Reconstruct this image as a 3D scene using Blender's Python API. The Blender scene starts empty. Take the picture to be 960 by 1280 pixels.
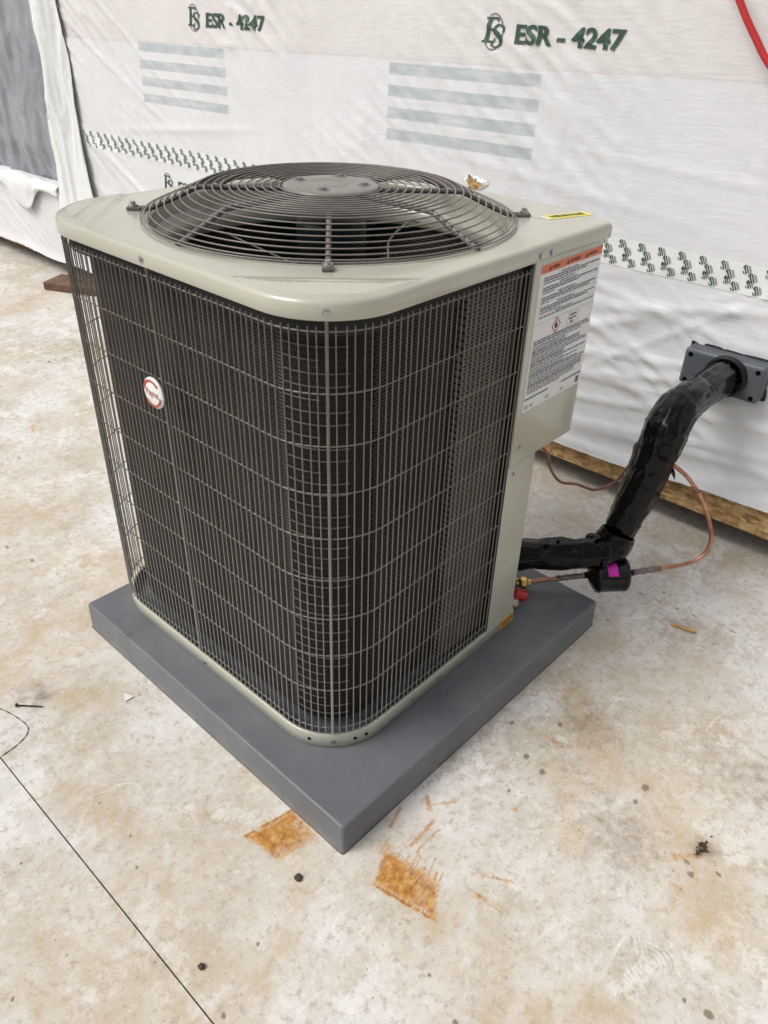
import bpy, bmesh, math, random
import numpy as np
from mathutils import Vector, Matrix, noise

random.seed(7)
scene = bpy.context.scene
col = scene.collection
PI = math.pi
R = math.radians

# ------------------------------------------------------------------ camera
cam_d = bpy.data.cameras.new('camera')
cam = bpy.data.objects.new('camera', cam_d)
col.objects.link(cam)
cam_d.sensor_fit = 'HORIZONTAL'
cam_d.sensor_width = 36.0
cam_d.lens = 36.0 * 973.5 / 960.0
cam_d.clip_start = 0.05
cam_d.clip_end = 500
r2 = Vector((0.6823, -0.7306, 0.0257)); u2 = Vector((0.3879, 0.3917, 0.8343)); fw = Vector((0.6196, 0.5593, -0.5507))
m = Matrix((r2, u2, -fw)).transposed().to_4x4()
q = m.to_quaternion().normalized()
cam.rotation_mode = 'QUATERNION'
cam.rotation_quaternion = q
cam.location = (-1.0636, -1.0802, 1.3509)
scene.camera = cam

# ------------------------------------------------------------------ world, sun, exposure
SUN_EL, SUN_AZ = 50.0, 150.0          # azimuth of the light source, degrees counterclockwise from +X
world = bpy.data.worlds.new('World')
scene.world = world
world.use_nodes = True
wn = world.node_tree.nodes; wl = world.node_tree.links
bg = wn['Background']
sky = wn.new('ShaderNodeTexSky')
sky.sky_type = 'NISHITA'
sky.sun_disc = False
sky.sun_elevation = R(SUN_EL)
sky.sun_rotation = R(90.0 - SUN_AZ)
sky.dust_density = 6.0
sky.air_density = 1.3
hs = wn.new('ShaderNodeHueSaturation')
hs.inputs['Saturation'].default_value = 0.36
wl.new(sky.outputs[0], hs.inputs['Color'])
wl.new(hs.outputs[0], bg.inputs['Color'])
bg.inputs['Strength'].default_value = 0.108
sun_d = bpy.data.lights.new('sun', 'SUN')
sun_d.energy = 1.35
sun_d.angle = R(28)
sun_d.color = (1.0, 0.975, 0.94)
sun = bpy.data.objects.new('sun', sun_d)
col.objects.link(sun)
d = Vector((math.cos(R(SUN_EL)) * math.cos(R(SUN_AZ)), math.cos(R(SUN_EL)) * math.sin(R(SUN_AZ)), math.sin(R(SUN_EL))))
sun.rotation_euler = d.to_track_quat('Z', 'Y').to_euler()
sun.location = d * 20
scene.cycles.max_bounces = 6
scene.cycles.use_adaptive_sampling = True
scene.cycles.adaptive_threshold = 0.02
scene.cycles.diffuse_bounces = 3
scene.cycles.glossy_bounces = 3
scene.view_settings.view_transform = 'Standard'
scene.view_settings.look = 'None'
scene.view_settings.exposure = 0.16
scene.view_settings.gamma = 1.0

# ------------------------------------------------------------------ node helpers
def srgb(r, g, b):
    f = lambda c: (c / 255 / 12.92) if c / 255 <= 0.04045 else ((c / 255 + 0.055) / 1.055) ** 2.4
    return (f(r), f(g), f(b), 1.0)

class Mat:
    def __init__(self, name, color=(.5, .5, .5, 1), rough=.5, metal=0.0, spec=.5, coat=0.0):
        self.m = bpy.data.materials.new(name)
        self.m.use_nodes = True
        self.n = self.m.node_tree.nodes; self.l = self.m.node_tree.links
        self.b = self.n['Principled BSDF']
        self.b.inputs['Base Color'].default_value = color
        self.b.inputs['Roughness'].default_value = rough
        self.b.inputs['Metallic'].default_value = metal
        self.b.inputs['Specular IOR Level'].default_value = spec
        self.b.inputs['Coat Weight'].default_value = coat
        self.tc = None
    def new(self, t, **kw):
        nd = self.n.new(t)
        for k, v in kw.items():
            setattr(nd, k, v)
        return nd
    def coord(self, kind='Object', scale=(1, 1, 1), rot=(0, 0, 0), loc=(0, 0, 0)):
        if self.tc is None:
            self.tc = self.new('ShaderNodeTexCoord')
        mp = self.new('ShaderNodeMapping')
        mp.inputs['Scale'].default_value = scale
        mp.inputs['Rotation'].default_value = rot
        mp.inputs['Location'].default_value = loc
        self.l.new(self.tc.outputs[kind], mp.inputs['Vector'])
        return mp.outputs[0]
    def noise(self, vec, scale=5, detail=4, rough=.55, dist=0.0):
        nd = self.new('ShaderNodeTexNoise')
        nd.inputs['Scale'].default_value = scale
        nd.inputs['Detail'].default_value = detail
        nd.inputs['Roughness'].default_value = rough
        nd.inputs['Distortion'].default_value = dist
        self.l.new(vec, nd.inputs['Vector'])
        return nd.outputs['Fac']
    def ramp(self, fac, stops):
        nd = self.new('ShaderNodeValToRGB')
        cr = nd.color_ramp
        while len(cr.elements) > 1:
            cr.elements.remove(cr.elements[-1])
        for i, (p, c) in enumerate(stops):
            e = cr.elements[0] if i == 0 else cr.elements.new(p)
            e.position = p
            e.color = c if len(c) == 4 else (*c, 1)
        self.l.new(fac, nd.inputs['Fac'])
        return nd.outputs['Color']
    def mix(self, fac, a, b, mode='MIX'):
        nd = self.new('ShaderNodeMix', data_type='RGBA', blend_type=mode)
        for sock, v in ((nd.inputs[0], fac), (nd.inputs[6], a), (nd.inputs[7], b)):
            if isinstance(v, (int, float, tuple)):
                sock.default_value = v
            else:
                self.l.new(v, sock)
        return nd.outputs[2]
    def math(self, op, a, b=0.0):
        nd = self.new('ShaderNodeMath', operation=op)
        for i, v in enumerate((a, b)):
            if isinstance(v, (int, float)):
                nd.inputs[i].default_value = v
            else:
                self.l.new(v, nd.inputs[i])
        return nd.outputs[0]
    def color(self, c):
        self.l.new(c, self.b.inputs['Base Color'])
        return self
    def rough(self, c):
        self.l.new(c, self.b.inputs['Roughness'])
        return self
    def bump(self, h, strength=.3, dist=.002, prev=None):
        nd = self.new('ShaderNodeBump')
        nd.inputs['Strength'].default_value = strength
        nd.inputs['Distance'].default_value = dist
        self.l.new(h, nd.inputs['Height'])
        if prev is not None:
            self.l.new(prev, nd.inputs['Normal'])
        self.l.new(nd.outputs[0], self.b.inputs['Normal'])
        return nd.outputs[0]
    def attr(self, name):
        nd = self.new('ShaderNodeAttribute', attribute_name=name)
        return nd.outputs['Fac']

W1 = (1, 1, 1, 1); K0 = (0, 0, 0, 1)
def mottled(name, c, var=.12, scale=30, rough=.5, metal=0.0, spec=.5, coat=0.0, bump=.1, bd=.0008):
    M = Mat(name, c, rough, metal, spec, coat)
    v = M.coord()
    f = M.noise(v, scale, 6)
    lo = tuple(x * (1 - var) for x in c[:3]); hi = tuple(min(1, x * (1 + var)) for x in c[:3])
    M.color(M.ramp(f, [(.3, lo), (.7, hi)]))
    if bump:
        M.bump(M.noise(v, scale * 6, 3), bump, bd)
    g = M.noise(v, scale * .35, 4)
    M.rough(M.ramp(g, [(.3, (max(0, rough - .08),) * 3), (.7, (min(1, rough + .1),) * 3)]))
    return M.m

# ------------------------------------------------------------------ materials
def make_floor_mat():
    M = Mat('worn_concrete', rough=.62, spec=.3)
    v = M.coord('Object')
    big = M.noise(v, 1.3, 3, .6, .2)
    mid = M.noise(v, 4.5, 7, .72, .2)
    fine = M.noise(v, 48, 4, .8)
    def patch(scale, seed, a, b, amt, c, base, detail=8, rough=.74):
        f = M.noise(M.coord('Object', (1, 1, 1), (0, 0, seed * .7), (seed, seed * 2.3, 0)), scale, 6, rough, .15)
        return M.mix(M.ramp(f, [(a, K0), (b, (amt,) * 3)]), base, (*c, 1))
    base = M.ramp(mid, [(.34, (.50, .455, .385)), (.46, (.60, .575, .53)), (.56, (.655, .64, .61)), (.70, (.71, .705, .69))])
    base = patch(2.2, 1.0, .50, .62, .52, (.51, .425, .30), base)
    base = patch(7.0, 2.0, .55, .62, .30, (.42, .33, .22), base)
    base = patch(5.0, 3.0, .54, .60, .60, (.775, .77, .75), base)
    base = M.mix(M.ramp(fine, [(.36, (.70,) * 3), (.47, K0)]), base, (.43, .365, .28, 1))
    base = M.mix(M.ramp(fine, [(.57, K0), (.68, (.55,) * 3)]), base, (.80, .795, .775, 1))
    grit = M.noise(v, 190, 2, .6)
    grit_m = M.math('MULTIPLY', M.ramp(grit, [(.64, K0), (.70, W1)]), M.ramp(mid, [(.40, W1), (.56, (.2,) * 3)]))
    base = M.mix(M.math('MULTIPLY', grit_m, .65), base, (.19, .145, .10, 1))
    # thin curved scratches and hairlines: contour lines of slow noises
    def hair(scale, seed, wdt, stretch=(1, 1, 1)):
        f = M.noise(M.coord('Object', stretch, (0, 0, seed), (seed * 3, seed, 0)), scale, 3, .5, .6)
        k_ = M.noise(M.coord('Object', (1, 1, 1), (0, 0, 0), (seed, 9, 0)), 3.5, 3, .6)
        return M.math('MULTIPLY', M.ramp(f, [(.5 - wdt, K0), (.5, W1), (.5 + wdt, K0)]), M.ramp(k_, [(.52, K0), (.60, W1)]))
    hl = M.math('MAXIMUM', hair(3.0, 1.3, .0022), hair(7.0, 2.1, .005, (1, .35, 1)))
    base = M.mix(M.math('MULTIPLY', hl, .40), base, (.33, .27, .20, 1))
    hw = hair(6.0, 4.4, .006, (.3, 1, 1))
    base = M.mix(M.math('MULTIPLY', hw, .5), base, (.83, .825, .81, 1))
    # soft tan stains
    ta = M.math('MULTIPLY', M.attr('tan'), M.ramp(M.noise(M.coord('Object', (1, 1, 1), (0, 0, .4), (5, 1, 0)), 20, 5, .65), [(.30, (.1,) * 3), (.62, W1)]))
    base = M.mix(M.math('MULTIPLY', ta, .85), base, (.49, .36, .20, 1))
    # dirt
    dn = M.noise(v, 30, 5, .72)
    dm = M.math('ADD', M.attr('dirt'), M.math('MULTIPLY', M.math('SUBTRACT', dn, .5), 1.0))
    base = M.mix(M.ramp(dm, [(.17, K0), (.60, (.85,) * 3)]), base, (.20, .15, .10, 1))
    # specks
    vo = M.new('ShaderNodeTexVoronoi'); vo.inputs['Scale'].default_value = 42
    M.l.new(M.coord('Object', (1, 1, .0)), vo.inputs['Vector'])
    sep = M.new('ShaderNodeSeparateColor'); M.l.new(vo.outputs['Color'], sep.inputs[0])
    rad = M.math('MULTIPLY', M.ramp(sep.outputs[0], [(.45, K0), (1.0, W1)]), .13)
    sp = M.math('LESS_THAN', vo.outputs['Distance'], rad)
    sp = M.math('MULTIPLY', sp, M.ramp(big, [(.40, (.35,) * 3), (.6, W1)]))
    base = M.mix(M.math('MULTIPLY', sp, .7), base, (.14, .10, .07, 1))
    # rust
    rn = M.noise(M.coord('Object', (70, 260, 1), (0, 0, R(-20))), 1.0, 4, .7)
    rm = M.math('ADD', M.attr('rust'), M.math('MULTIPLY', M.math('SUBTRACT', rn, .5), 1.0))
    rcol = M.ramp(M.noise(v, 70, 5, .72), [(.34, (.24, .078, .010)), (.46, (.43, .175, .022)), (.57, (.54, .28, .055)), (.70, (.63, .46, .24))])
    rcol = M.mix(M.ramp(rm, [(.86, K0), (1.0, (.75,) * 3)]), rcol, (.20, .062, .010, 1))
    base = M.mix(M.ramp(rm, [(.18, K0), (.66, (.93,) * 3)]), base, rcol)
    M.color(base)
    M.rough(M.ramp(mid, [(.3, (.72,) * 3), (.7, (.5,) * 3)]))
    M.bump(M.math('ADD', fine, M.math('MULTIPLY', grit, -.5)), .32, .0020)
    return M.m
M_floor = make_floor_mat()
M_joint = mottled('joint_dirt', (.085, .068, .052, 1), .4, 60, .9, bump=.3)

def make_pad_mat():
    M = Mat('grey_pad_plastic', rough=.45, spec=.45)
    v = M.coord()
    a = M.noise(v, 5, 6, .6, .5); b = M.noise(v, 110, 3)
    c = M.ramp(a, [(.32, (.115, .123, .135)), (.6, (.140, .149, .162)), (.78, (.165, .173, .184))])
    dust = M.noise(M.coord('Object', (1, 1, 1), (0, 0, 0), (4, 2, 0)), 16, 8, .7, 1.0)
    c = M.mix(M.ramp(dust, [(.58, K0), (.74, (.55,) * 3)]), c, (.075, .080, .088, 1))
    sk = M.noise(M.coord('Object', (1, 1, 1), (0, 0, .9), (1, 3, 0)), 7, 3, .5, .8)
    sk = M.math('MULTIPLY', M.ramp(sk, [(.492, K0), (.50, W1), (.508, K0)]), M.ramp(M.noise(v, 3.2, 3), [(.54, K0), (.62, W1)]))
    c = M.mix(M.math('MULTIPLY', sk, .5), c, (.20, .21, .225, 1))
    pd = M.noise(M.coord('Object', (1, 1, 1), (0, 0, .3), (8, 5, 0)), 8, 6, .72, .3)
    c = M.mix(M.ramp(pd, [(.52, K0), (.66, (.45,) * 3)]), c, (.185, .183, .178, 1))
    gr = M.noise(v, 160, 3, .7)
    c = M.mix(M.ramp(gr, [(.58, K0), (.72, (.5,) * 3)]), c, (.165, .168, .17, 1))
    low = M.new('ShaderNodeSeparateXYZ'); M.l.new(M.tc.outputs['Object'], low.inputs[0])
    dustm = M.math('MULTIPLY', M.ramp(low.outputs[2], [(.0, W1), (.03, K0)]), M.ramp(M.noise(v, 12, 5, .7), [(.4, K0), (.65, (.6,) * 3)]))
    c = M.mix(dustm, c, (.26, .225, .18, 1))
    M.color(c)
    M.rough(M.ramp(a, [(.3, (.36,) * 3), (.7, (.56,) * 3)]))
    M.bump(M.math('ADD', b, M.math('MULTIPLY', M.noise(v, 330, 2), .6)), .34, .0010)
    return M.m
M_pad = make_pad_mat()

def make_paint():
    M = Mat('beige_grey_cabinet_paint', rough=.32, spec=.5, coat=.5)
    M.b.inputs['Coat Roughness'].default_value = .08
    v = M.coord()
    a = M.noise(v, 4, 6, .6); f = M.noise(v, 420, 2)
    c = M.ramp(a, [(.3, (.415, .415, .340)), (.7, (.465, .465, .388))])
    dn = M.noise(M.coord('Object', (1, 1, 1), (0, 0, .5)), 9, 5, .6, .2)
    c = M.mix(M.ramp(dn, [(.55, K0), (.80, (.16,) * 3)]), c, (.36, .345, .275, 1))
    M.color(c)
    M.rough(M.ramp(dn, [(.35, (.20,) * 3), (.75, (.27,) * 3)]))
    b1 = M.bump(M.noise(v, 5.5, 2), .10, .012)
    M.bump(f, .06, .0004, b1)
    return M.m
M_paint = make_paint()
M_wire = mottled('taupe_coated_wire', (.205, .187, .167, 1), .15, 40, .38, spec=.5, bump=0)
M_guard = mottled('taupe_coated_guard', (.175, .160, .145, 1), .12, 40, .34, spec=.5, bump=0)
M_guard_dk = mottled('dark_taupe_rod', (.120, .110, .100, 1), .15, 30, .40, bump=0)
M_black = mottled('plain_black_plate', (.012, .012, .012, 1), .3, 30, .7, bump=0)  # plain black of the gasket under the cap and the grille channel
M_motor = mottled('black_motor_paint', (.004, .004, .0045, 1), .3, 30, .45, spec=.2, bump=0)
M_blade = mottled('grey_fan_blade', (.045, .044, .040, 1), .15, 12, .5, bump=.05)
M_venturi = mottled('grey_venturi_paint', (.30, .295, .25, 1), .15, 10, .36, bump=.05)
M_zinc = mottled('zinc_screw', (.42, .42, .42, 1), .2, 200, .32, metal=1.0, bump=.1)
M_galv = mottled('galvanised_inside', (.17, .19, .21, 1), .3, 40, .35, metal=.6, bump=.05)
M_white = mottled('white_sticker', (.70, .71, .72, 1), .03, 40, .38, bump=0)
M_ink = mottled('grey_print_ink', (.10, .10, .11, 1), .2, 200, .5, bump=0)
M_blk_ink = mottled('black_print_ink', (.02, .02, .022, 1), .2, 200, .5, bump=0)
M_orange = mottled('orange_warning_print', (.62, .155, .055, 1), .06, 60, .4, bump=0)
M_redink = mottled('red_print_ink', (.50, .04, .05, 1), .08, 60, .4, bump=0)
M_badge = mottled('badge_white', (.74, .74, .74, 1), .03, 60, .22, coat=.4, bump=0)
M_yellow = mottled('yellow_sticker', (.76, .66, .08, 1), .08, 60, .35, bump=0)
M_amber = mottled('amber_sticker', (.60, .30, .05, 1), .2, 150, .4, bump=0)
M_magenta = mottled('magenta_tag', (.58, .015, .36, 1), .10, 60, .4, bump=0)
M_brass = mottled('brass_fitting', (.62, .42, .14, 1), .15, 90, .30, metal=1.0, bump=.1)
M_red = mottled('red_plastic', (.44, .016, .018, 1), .1, 40, .35, bump=.03)
M_box = mottled('slate_grey_plastic', (.075, .085, .098, 1), .1, 25, .5, bump=.12)
M_gasket = mottled('black_gasket', (.006, .006, .007, 1), .2, 40, .5, spec=.3, bump=0)
M_hole = mottled('dark_screw_hole', (.003, .003, .003, 1), .2, 40, .9, spec=.05, bump=0)
M_drier = mottled('black_gloss_drier', (.004, .004, .0045, 1), .2, 30, .20, spec=.35, bump=.04)
M_green = mottled('dark_green_print', (.030, .075, .046, 1), .15, 60, .55, bump=.1)
M_green_lt = mottled('faded_green_print', (.115, .165, .14, 1), .25, 60, .55, bump=.1)
M_faint = mottled('faint_reversed_print', (.40, .42, .41, 1), .1, 60, .55, bump=.1)
M_stripe = mottled('pale_blue_grey_print', (.505, .545, .560, 1), .05, 14, .5, bump=.1)
M_dkwood = mottled('dark_underside_wood', (.12, .075, .04, 1), .3, 20, .8, bump=.3)
M_plank = mottled('brown_timber', (.135, .078, .045, 1), .35, 18, .75, bump=.3, bd=.002)
M_plank_end = mottled('red_painted_timber_end', (.115, .058, .036, 1), .45, 22, .7, bump=.3, bd=.002)
M_steel = mottled('rusty_brown_steel', (.075, .028, .022, 1), .4, 90, .5, metal=.4, bump=.2)
M_stone = mottled('dark_pebble', (.060, .050, .040, 1), .5, 120, .8, bump=.4)
M_soil = mottled('dark_soil', (.055, .036, .02, 1), .5, 150, .95, bump=.5)
M_scrap = mottled('white_plastic_scrap', (.78, .79, .80, 1), .04, 40, .4, bump=0)
M_sliver = mottled('orange_wood_sliver', (.50, .30, .10, 1), .25, 90, .7, bump=.2)

def make_copper():
    M = Mat('copper_tube', rough=.35, metal=1.0)
    v = M.coord()
    a = M.noise(v, 22, 6, .65, .6)
    M.color(M.ramp(a, [(.3, (.20, .105, .075)), (.5, (.50, .245, .165)), (.7, (.66, .36, .26))]))
    M.rough(M.ramp(a, [(.3, (.55,) * 3), (.7, (.30,) * 3)]))
    return M.m
M_copper = make_copper()

def make_tape():
    M = Mat('black_wrap_tape', (.0018, .0018, .002, 1), .16, spec=.24)
    v = M.coord()
    a = M.noise(v, 10, 4, .55, .8); b = M.noise(v, 38, 3, .5, 1.5)
    M.rough(M.ramp(a, [(.35, (.06,) * 3), (.65, (.20,) * 3)]))
    M.bump(M.math('ADD', a, M.math('MULTIPLY', b, .35)), .16, .008)
    return M.m
M_tape = make_tape()

def make_wrap(name, c_lo, c_hi, rough, diag, stripes=False):
    M = Mat(name, rough=rough, spec=.45)
    v = M.coord()
    a = M.noise(v, 2.2, 6, .6, .4)
    c = M.ramp(a, [(.3, c_lo), (.7, c_hi)])
    st = M.noise(v, 9, 8, .7, 1.5)
    c = M.mix(M.ramp(st, [(.66, K0), (.80, (.25,) * 3)]), c, (.60, .52, .40, 1))
    if stripes:   # flat printed bars, repeated along the sheet
        sx = M.new('ShaderNodeSeparateXYZ'); M.l.new(M.tc.outputs['Object'], sx.inputs[0])
        yy, zz = sx.outputs[1], sx.outputs[2]
        fy = M.math('FRACT', M.math('MULTIPLY', M.math('SUBTRACT', .814 + 1.36 * 4, yy), 1 / 1.36))
        ym = M.ramp(fy, [(.0, K0), (.004, W1), (.406, W1), (.412, K0)])
        tt = M.math('MULTIPLY', M.math('SUBTRACT', 1.1915, M.math('ADD', zz, M.math('MULTIPLY', yy, .0062))), 1 / .0615)
        zm = M.ramp(M.math('FRACT', tt), [(.0, K0), (.05, W1), (.52, W1), (.58, K0)])
        lim = M.math('MULTIPLY', M.math('GREATER_THAN', tt, 0.0), M.math('LESS_THAN', tt, 3.7))
        fade = M.ramp(M.noise(M.coord('Object', (1, 8, 30)), 1.0, 4, .6), [(.34, (.45,) * 3), (.56, (.95,) * 3)])
        sm_ = M.math('MULTIPLY', M.math('MULTIPLY', ym, zm), M.math('MULTIPLY', lim, fade))
        c = M.mix(M.math('MULTIPLY', sm_, .9), c, (.395, .450, .475, 1))
    M.color(c)
    # woven scrim and fine creases (relief only)
    w1 = M.noise(M.coord('Object', (1, 420, 10)), 1.0, 2); w2 = M.noise(M.coord('Object', (1, 10, 420)), 1.0, 2)
    w = M.math('ADD', w1, w2)
    cr = M.noise(M.coord('Object', (1, 14, 75), (R(diag), 0, 0)), 1.0, 3, .55, 1.0)
    cr2 = M.noise(M.coord('Object', (1, 40, 6), (R(diag * .4), 0, 0)), 1.0, 3, .55, .8)
    b1 = M.bump(w, .10, .0010)
    M.bump(M.math('ADD', cr, M.math('MULTIPLY', cr2, .6)), .20, .006, b1)
    M.rough(M.ramp(a, [(.3, (rough - .08,) * 3), (.7, (rough + .08,) * 3)]))
    return M.m
M_wrap_up = make_wrap('pinkish_white_wrap', (.635, .618, .616), (.688, .672, .670), .46, -38)
M_wrap_lo = make_wrap('bluish_white_wrap', (.645, .655, .680), (.705, .715, .735), .36, 12, True)
M_flap = make_wrap('silvery_white_wrap_strip', (.70, .72, .72), (.78, .80, .80), .34, 75)
M_grey_sheet = make_wrap('grey_plastic_sheet', (.20, .212, .238), (.36, .378, .415), .28, 80)
M_tape_w = mottled('white_seam_tape', (.72, .735, .735, 1), .04, 20, .42, bump=.15)

def make_osb():
    M = Mat('strand_board', rough=.75, spec=.3)
    v = M.coord('Object', (1, 9, 26))
    vo = M.new('ShaderNodeTexVoronoi'); vo.inputs['Scale'].default_value = 4.5; vo.inputs['Randomness'].default_value = 1.0
    M.l.new(v, vo.inputs['Vector'])
    hsv = M.ramp(M.noise(vo.outputs['Color'], 2.0, 1), [(.3, (.28, .15, .06)), (.5, (.52, .335, .15)), (.7, (.66, .48, .26))])
    n = M.noise(M.coord(), 45, 6, .7)
    c = M.mix(M.ramp(n, [(.32, (.7,) * 3), (.55, K0)]), hsv, (.13, .07, .03, 1))
    M.color(c)
    M.bump(vo.outputs['Distance'], .4, .002)
    return M.m
M_osb = make_osb()

def make_coil(name, dark, light, bw, bh, mortar):
    M = Mat(name, rough=.6, metal=.0, spec=.15)
    uv = M.new('ShaderNodeUVMap'); uv.uv_map = 'UVMap'
    br = M.new('ShaderNodeTexBrick')
    br.offset = .5
    br.inputs['Scale'].default_value = 1.0
    br.inputs['Brick Width'].default_value = bw
    br.inputs['Row Height'].default_value = bh
    br.inputs['Mortar Size'].default_value = mortar
    br.inputs['Mortar Smooth'].default_value = .3
    br.inputs['Bias'].default_value = 0.0
    br.inputs['Color1'].default_value = (*dark, 1); br.inputs['Color2'].default_value = tuple(x * 1.25 for x in dark) + (1,)
    br.inputs['Mortar'].default_value = (*light, 1)
    M.l.new(uv.outputs[0], br.inputs['Vector'])
    n = M.noise(M.coord(), 12, 6, .65)
    c = M.mix(M.ramp(n, [(.35, (.45,) * 3), (.65, K0)]), br.outputs['Color'], (*[x * .9 for x in dark], 1))
    M.color(c)
    M.bump(br.outputs['Fac'], .6, .0015)
    return M.m
M_coil = make_coil('dark_coil_fins', (.0075, .0072, .0065), (.064, .060, .052), .0140, .0062, .0013)
M_coil_lt = make_coil('lit_coil_fins', (.010, .0095, .0085), (.19, .172, .150), .0130, .0068, .0019)  # paler copy of the coil fins, with light on them put into the colour
M_coil_dk = make_coil('dark_bent_fins', (.0085, .0080, .0072), (.034, .032, .028), .0045, .0109, .0010)
M_coil_row = make_coil('folded_fin_edge', (.014, .013, .012), (.13, .12, .105), .5, .0062, .0016)

# ------------------------------------------------------------------ mesh helpers
def link(o, parent=None):
    col.objects.link(o)
    if parent is not None:
        o.parent = parent
    return o

def tag(o, label=None, cat=None, group=None, kind=None):
    if label: o['label'] = label
    if cat: o['category'] = cat
    if group: o['group'] = group
    if kind: o['kind'] = kind
    return o

def empty(name, loc=(0, 0, 0), rz=0.0):
    o = bpy.data.objects.new(name, None)
    o.empty_display_size = .1
    o.location = loc
    o.rotation_euler = (0, 0, rz)
    col.objects.link(o)
    return o

def mesh(name, V, F, mat, parent=None, smooth=False):
    me = bpy.data.meshes.new(name)
    me.from_pydata([tuple(v) for v in V], [], F)
    me.materials.append(mat)
    if smooth:
        me.polygons.foreach_set('use_smooth', [True] * len(me.polygons))
    me.update()
    return link(bpy.data.objects.new(name, me), parent)

def from_bm(name, bm, mat, parent=None, smooth=False):
    bmesh.ops.recalc_face_normals(bm, faces=bm.faces)
    me = bpy.data.meshes.new(name)
    bm.to_mesh(me); bm.free()
    me.materials.append(mat)
    if smooth:
        me.polygons.foreach_set('use_smooth', [True] * len(me.polygons))
    return link(bpy.data.objects.new(name, me), parent)

def bm_box(bm, lo, hi, bevel=0.0, segs=2):
    c = [(lo[i] + hi[i]) / 2 for i in range(3)]; s = [hi[i] - lo[i] for i in range(3)]
    r = bmesh.ops.create_cube(bm, size=1.0, matrix=Matrix.Translation(c) @ Matrix.Diagonal((*s, 1)))
    if bevel:
        es = list({e for v in r['verts'] for e in v.link_edges})
        bmesh.ops.bevel(bm, geom=es, offset=bevel, segments=segs, affect='EDGES', profile=.5)

def box(name, lo, hi, mat, parent=None, bevel=0.0, segs=2, smooth=False):
    bm = bmesh.new()
    bm_box(bm, lo, hi, bevel, segs)
    return from_bm(name, bm, mat, parent, smooth)

def sweep(path, rad, n=12, closed=False, flat=None):
    """tube along path; rad is a number or a function of (i, angle)."""
    P = [Vector(p) for p in path]; N = len(P)
    V = []; F = []
    T = []
    for i in range(N):
        a = P[(i - 1) % N] if (closed or i > 0) else P[i]
        b = P[(i + 1) % N] if (closed or i < N - 1) else P[i]
        T.append((b - a).normalized())
    nrm = T[0].orthogonal().normalized()
    if abs(T[0].z) < .9:
        nrm = Vector((0, 0, 1)) - T[0] * T[0].z
        nrm.normalize()
    for i in range(N):
        if i:
            nrm = T[i - 1].rotation_difference(T[i]) @ nrm
            nrm = (nrm - T[i] * nrm.dot(T[i])).normalized()
        bn = T[i].cross(nrm)
        for k in range(n):
            a = 2 * PI * k / n
            r = rad(i, a) if callable(rad) else rad
            V.append(P[i] + (nrm * math.cos(a) + bn * math.sin(a)) * r)
    M_ = N if closed else N - 1
    for i in range(M_):
        j = (i + 1) % N
        for k in range(n):
            l = (k + 1) % n
            F.append((i * n + k, j * n + k, j * n + l, i * n + l))
    if not closed:
        F.append(tuple(range(n - 1, -1, -1)))
        F.append(tuple((N - 1) * n + k for k in range(n)))
    return V, F

def tube(name, path, rad, mat, parent=None, n=12, closed=False):
    V, F = sweep(path, rad, n, closed)
    o = mesh(name, V, F, mat, parent, True)
    return o

def smooth_path(pts, per=8):
    P = [Vector(p) for p in pts]
    Q = [P[0] * 2 - P[1]] + P + [P[-1] * 2 - P[-2]]
    out = []
    for i in range(1, len(Q) - 2):
        a, b, c, d_ = Q[i - 1], Q[i], Q[i + 1], Q[i + 2]
        for k in range(per):
            t = k / per
            out.append(.5 * ((2 * b) + (c - a) * t + (2 * a - 5 * b + 4 * c - d_) * t * t + (-a + 3 * b - 3 * c + d_) * t ** 3))
    out.append(P[-1])
    return out

def lathe(prof, n=48, axis='z'):
    """prof: list of (r, z); open profile; caps where r == 0."""
    V = []; F = []
    for (r, z) in prof:
        for k in range(n):
            a = 2 * PI * k / n
            V.append((r * math.cos(a), r * math.sin(a), z))
    for i in range(len(prof) - 1):
        for k in range(n):
            l = (k + 1) % n
            F.append((i * n + k, i * n + l, (i + 1) * n + l, (i + 1) * n + k))
    return V, F

def prism(name, outline, z0, z1, mat, parent=None, bevel=0.0, segs=2, smooth=False):
    bm = bmesh.new()
    b = [bm.verts.new((x, y, z0)) for x, y in outline]
    t = [bm.verts.new((x, y, z1)) for x, y in outline]
    n = len(outline)
    bm.faces.new(b[::-1]); bm.faces.new(t)
    for i in range(n):
        bm.faces.new((b[i], b[(i + 1) % n], t[(i + 1) % n], t[i]))
    if bevel:
        bmesh.ops.bevel(bm, geom=list(bm.edges), offset=bevel, segments=segs, affect='EDGES')
    return from_bm(name, bm, mat, parent, smooth)

def text2d(body, size=1.0, bold=0.0, shear=0.0, xs=1.0, align='LEFT'):
    cu = bpy.data.curves.new('lettering', 'FONT')
    cu.body = body; cu.size = size; cu.offset = bold; cu.shear = shear
    cu.align_x = align; cu.resolution_u = 4; cu.fill_mode = 'FRONT'
    o = bpy.data.objects.new('lettering', cu)
    col.objects.link(o)
    dg = bpy.context.evaluated_depsgraph_get()
    me = o.evaluated_get(dg).to_mesh()
    V = [(v.co.x * xs, v.co.y) for v in me.vertices]
    F = [tuple(p.vertices) for p in me.polygons]
    o.evaluated_get(dg).to_mesh_clear()
    bpy.data.objects.remove(o); bpy.data.curves.remove(cu)
    return V, F

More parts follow.
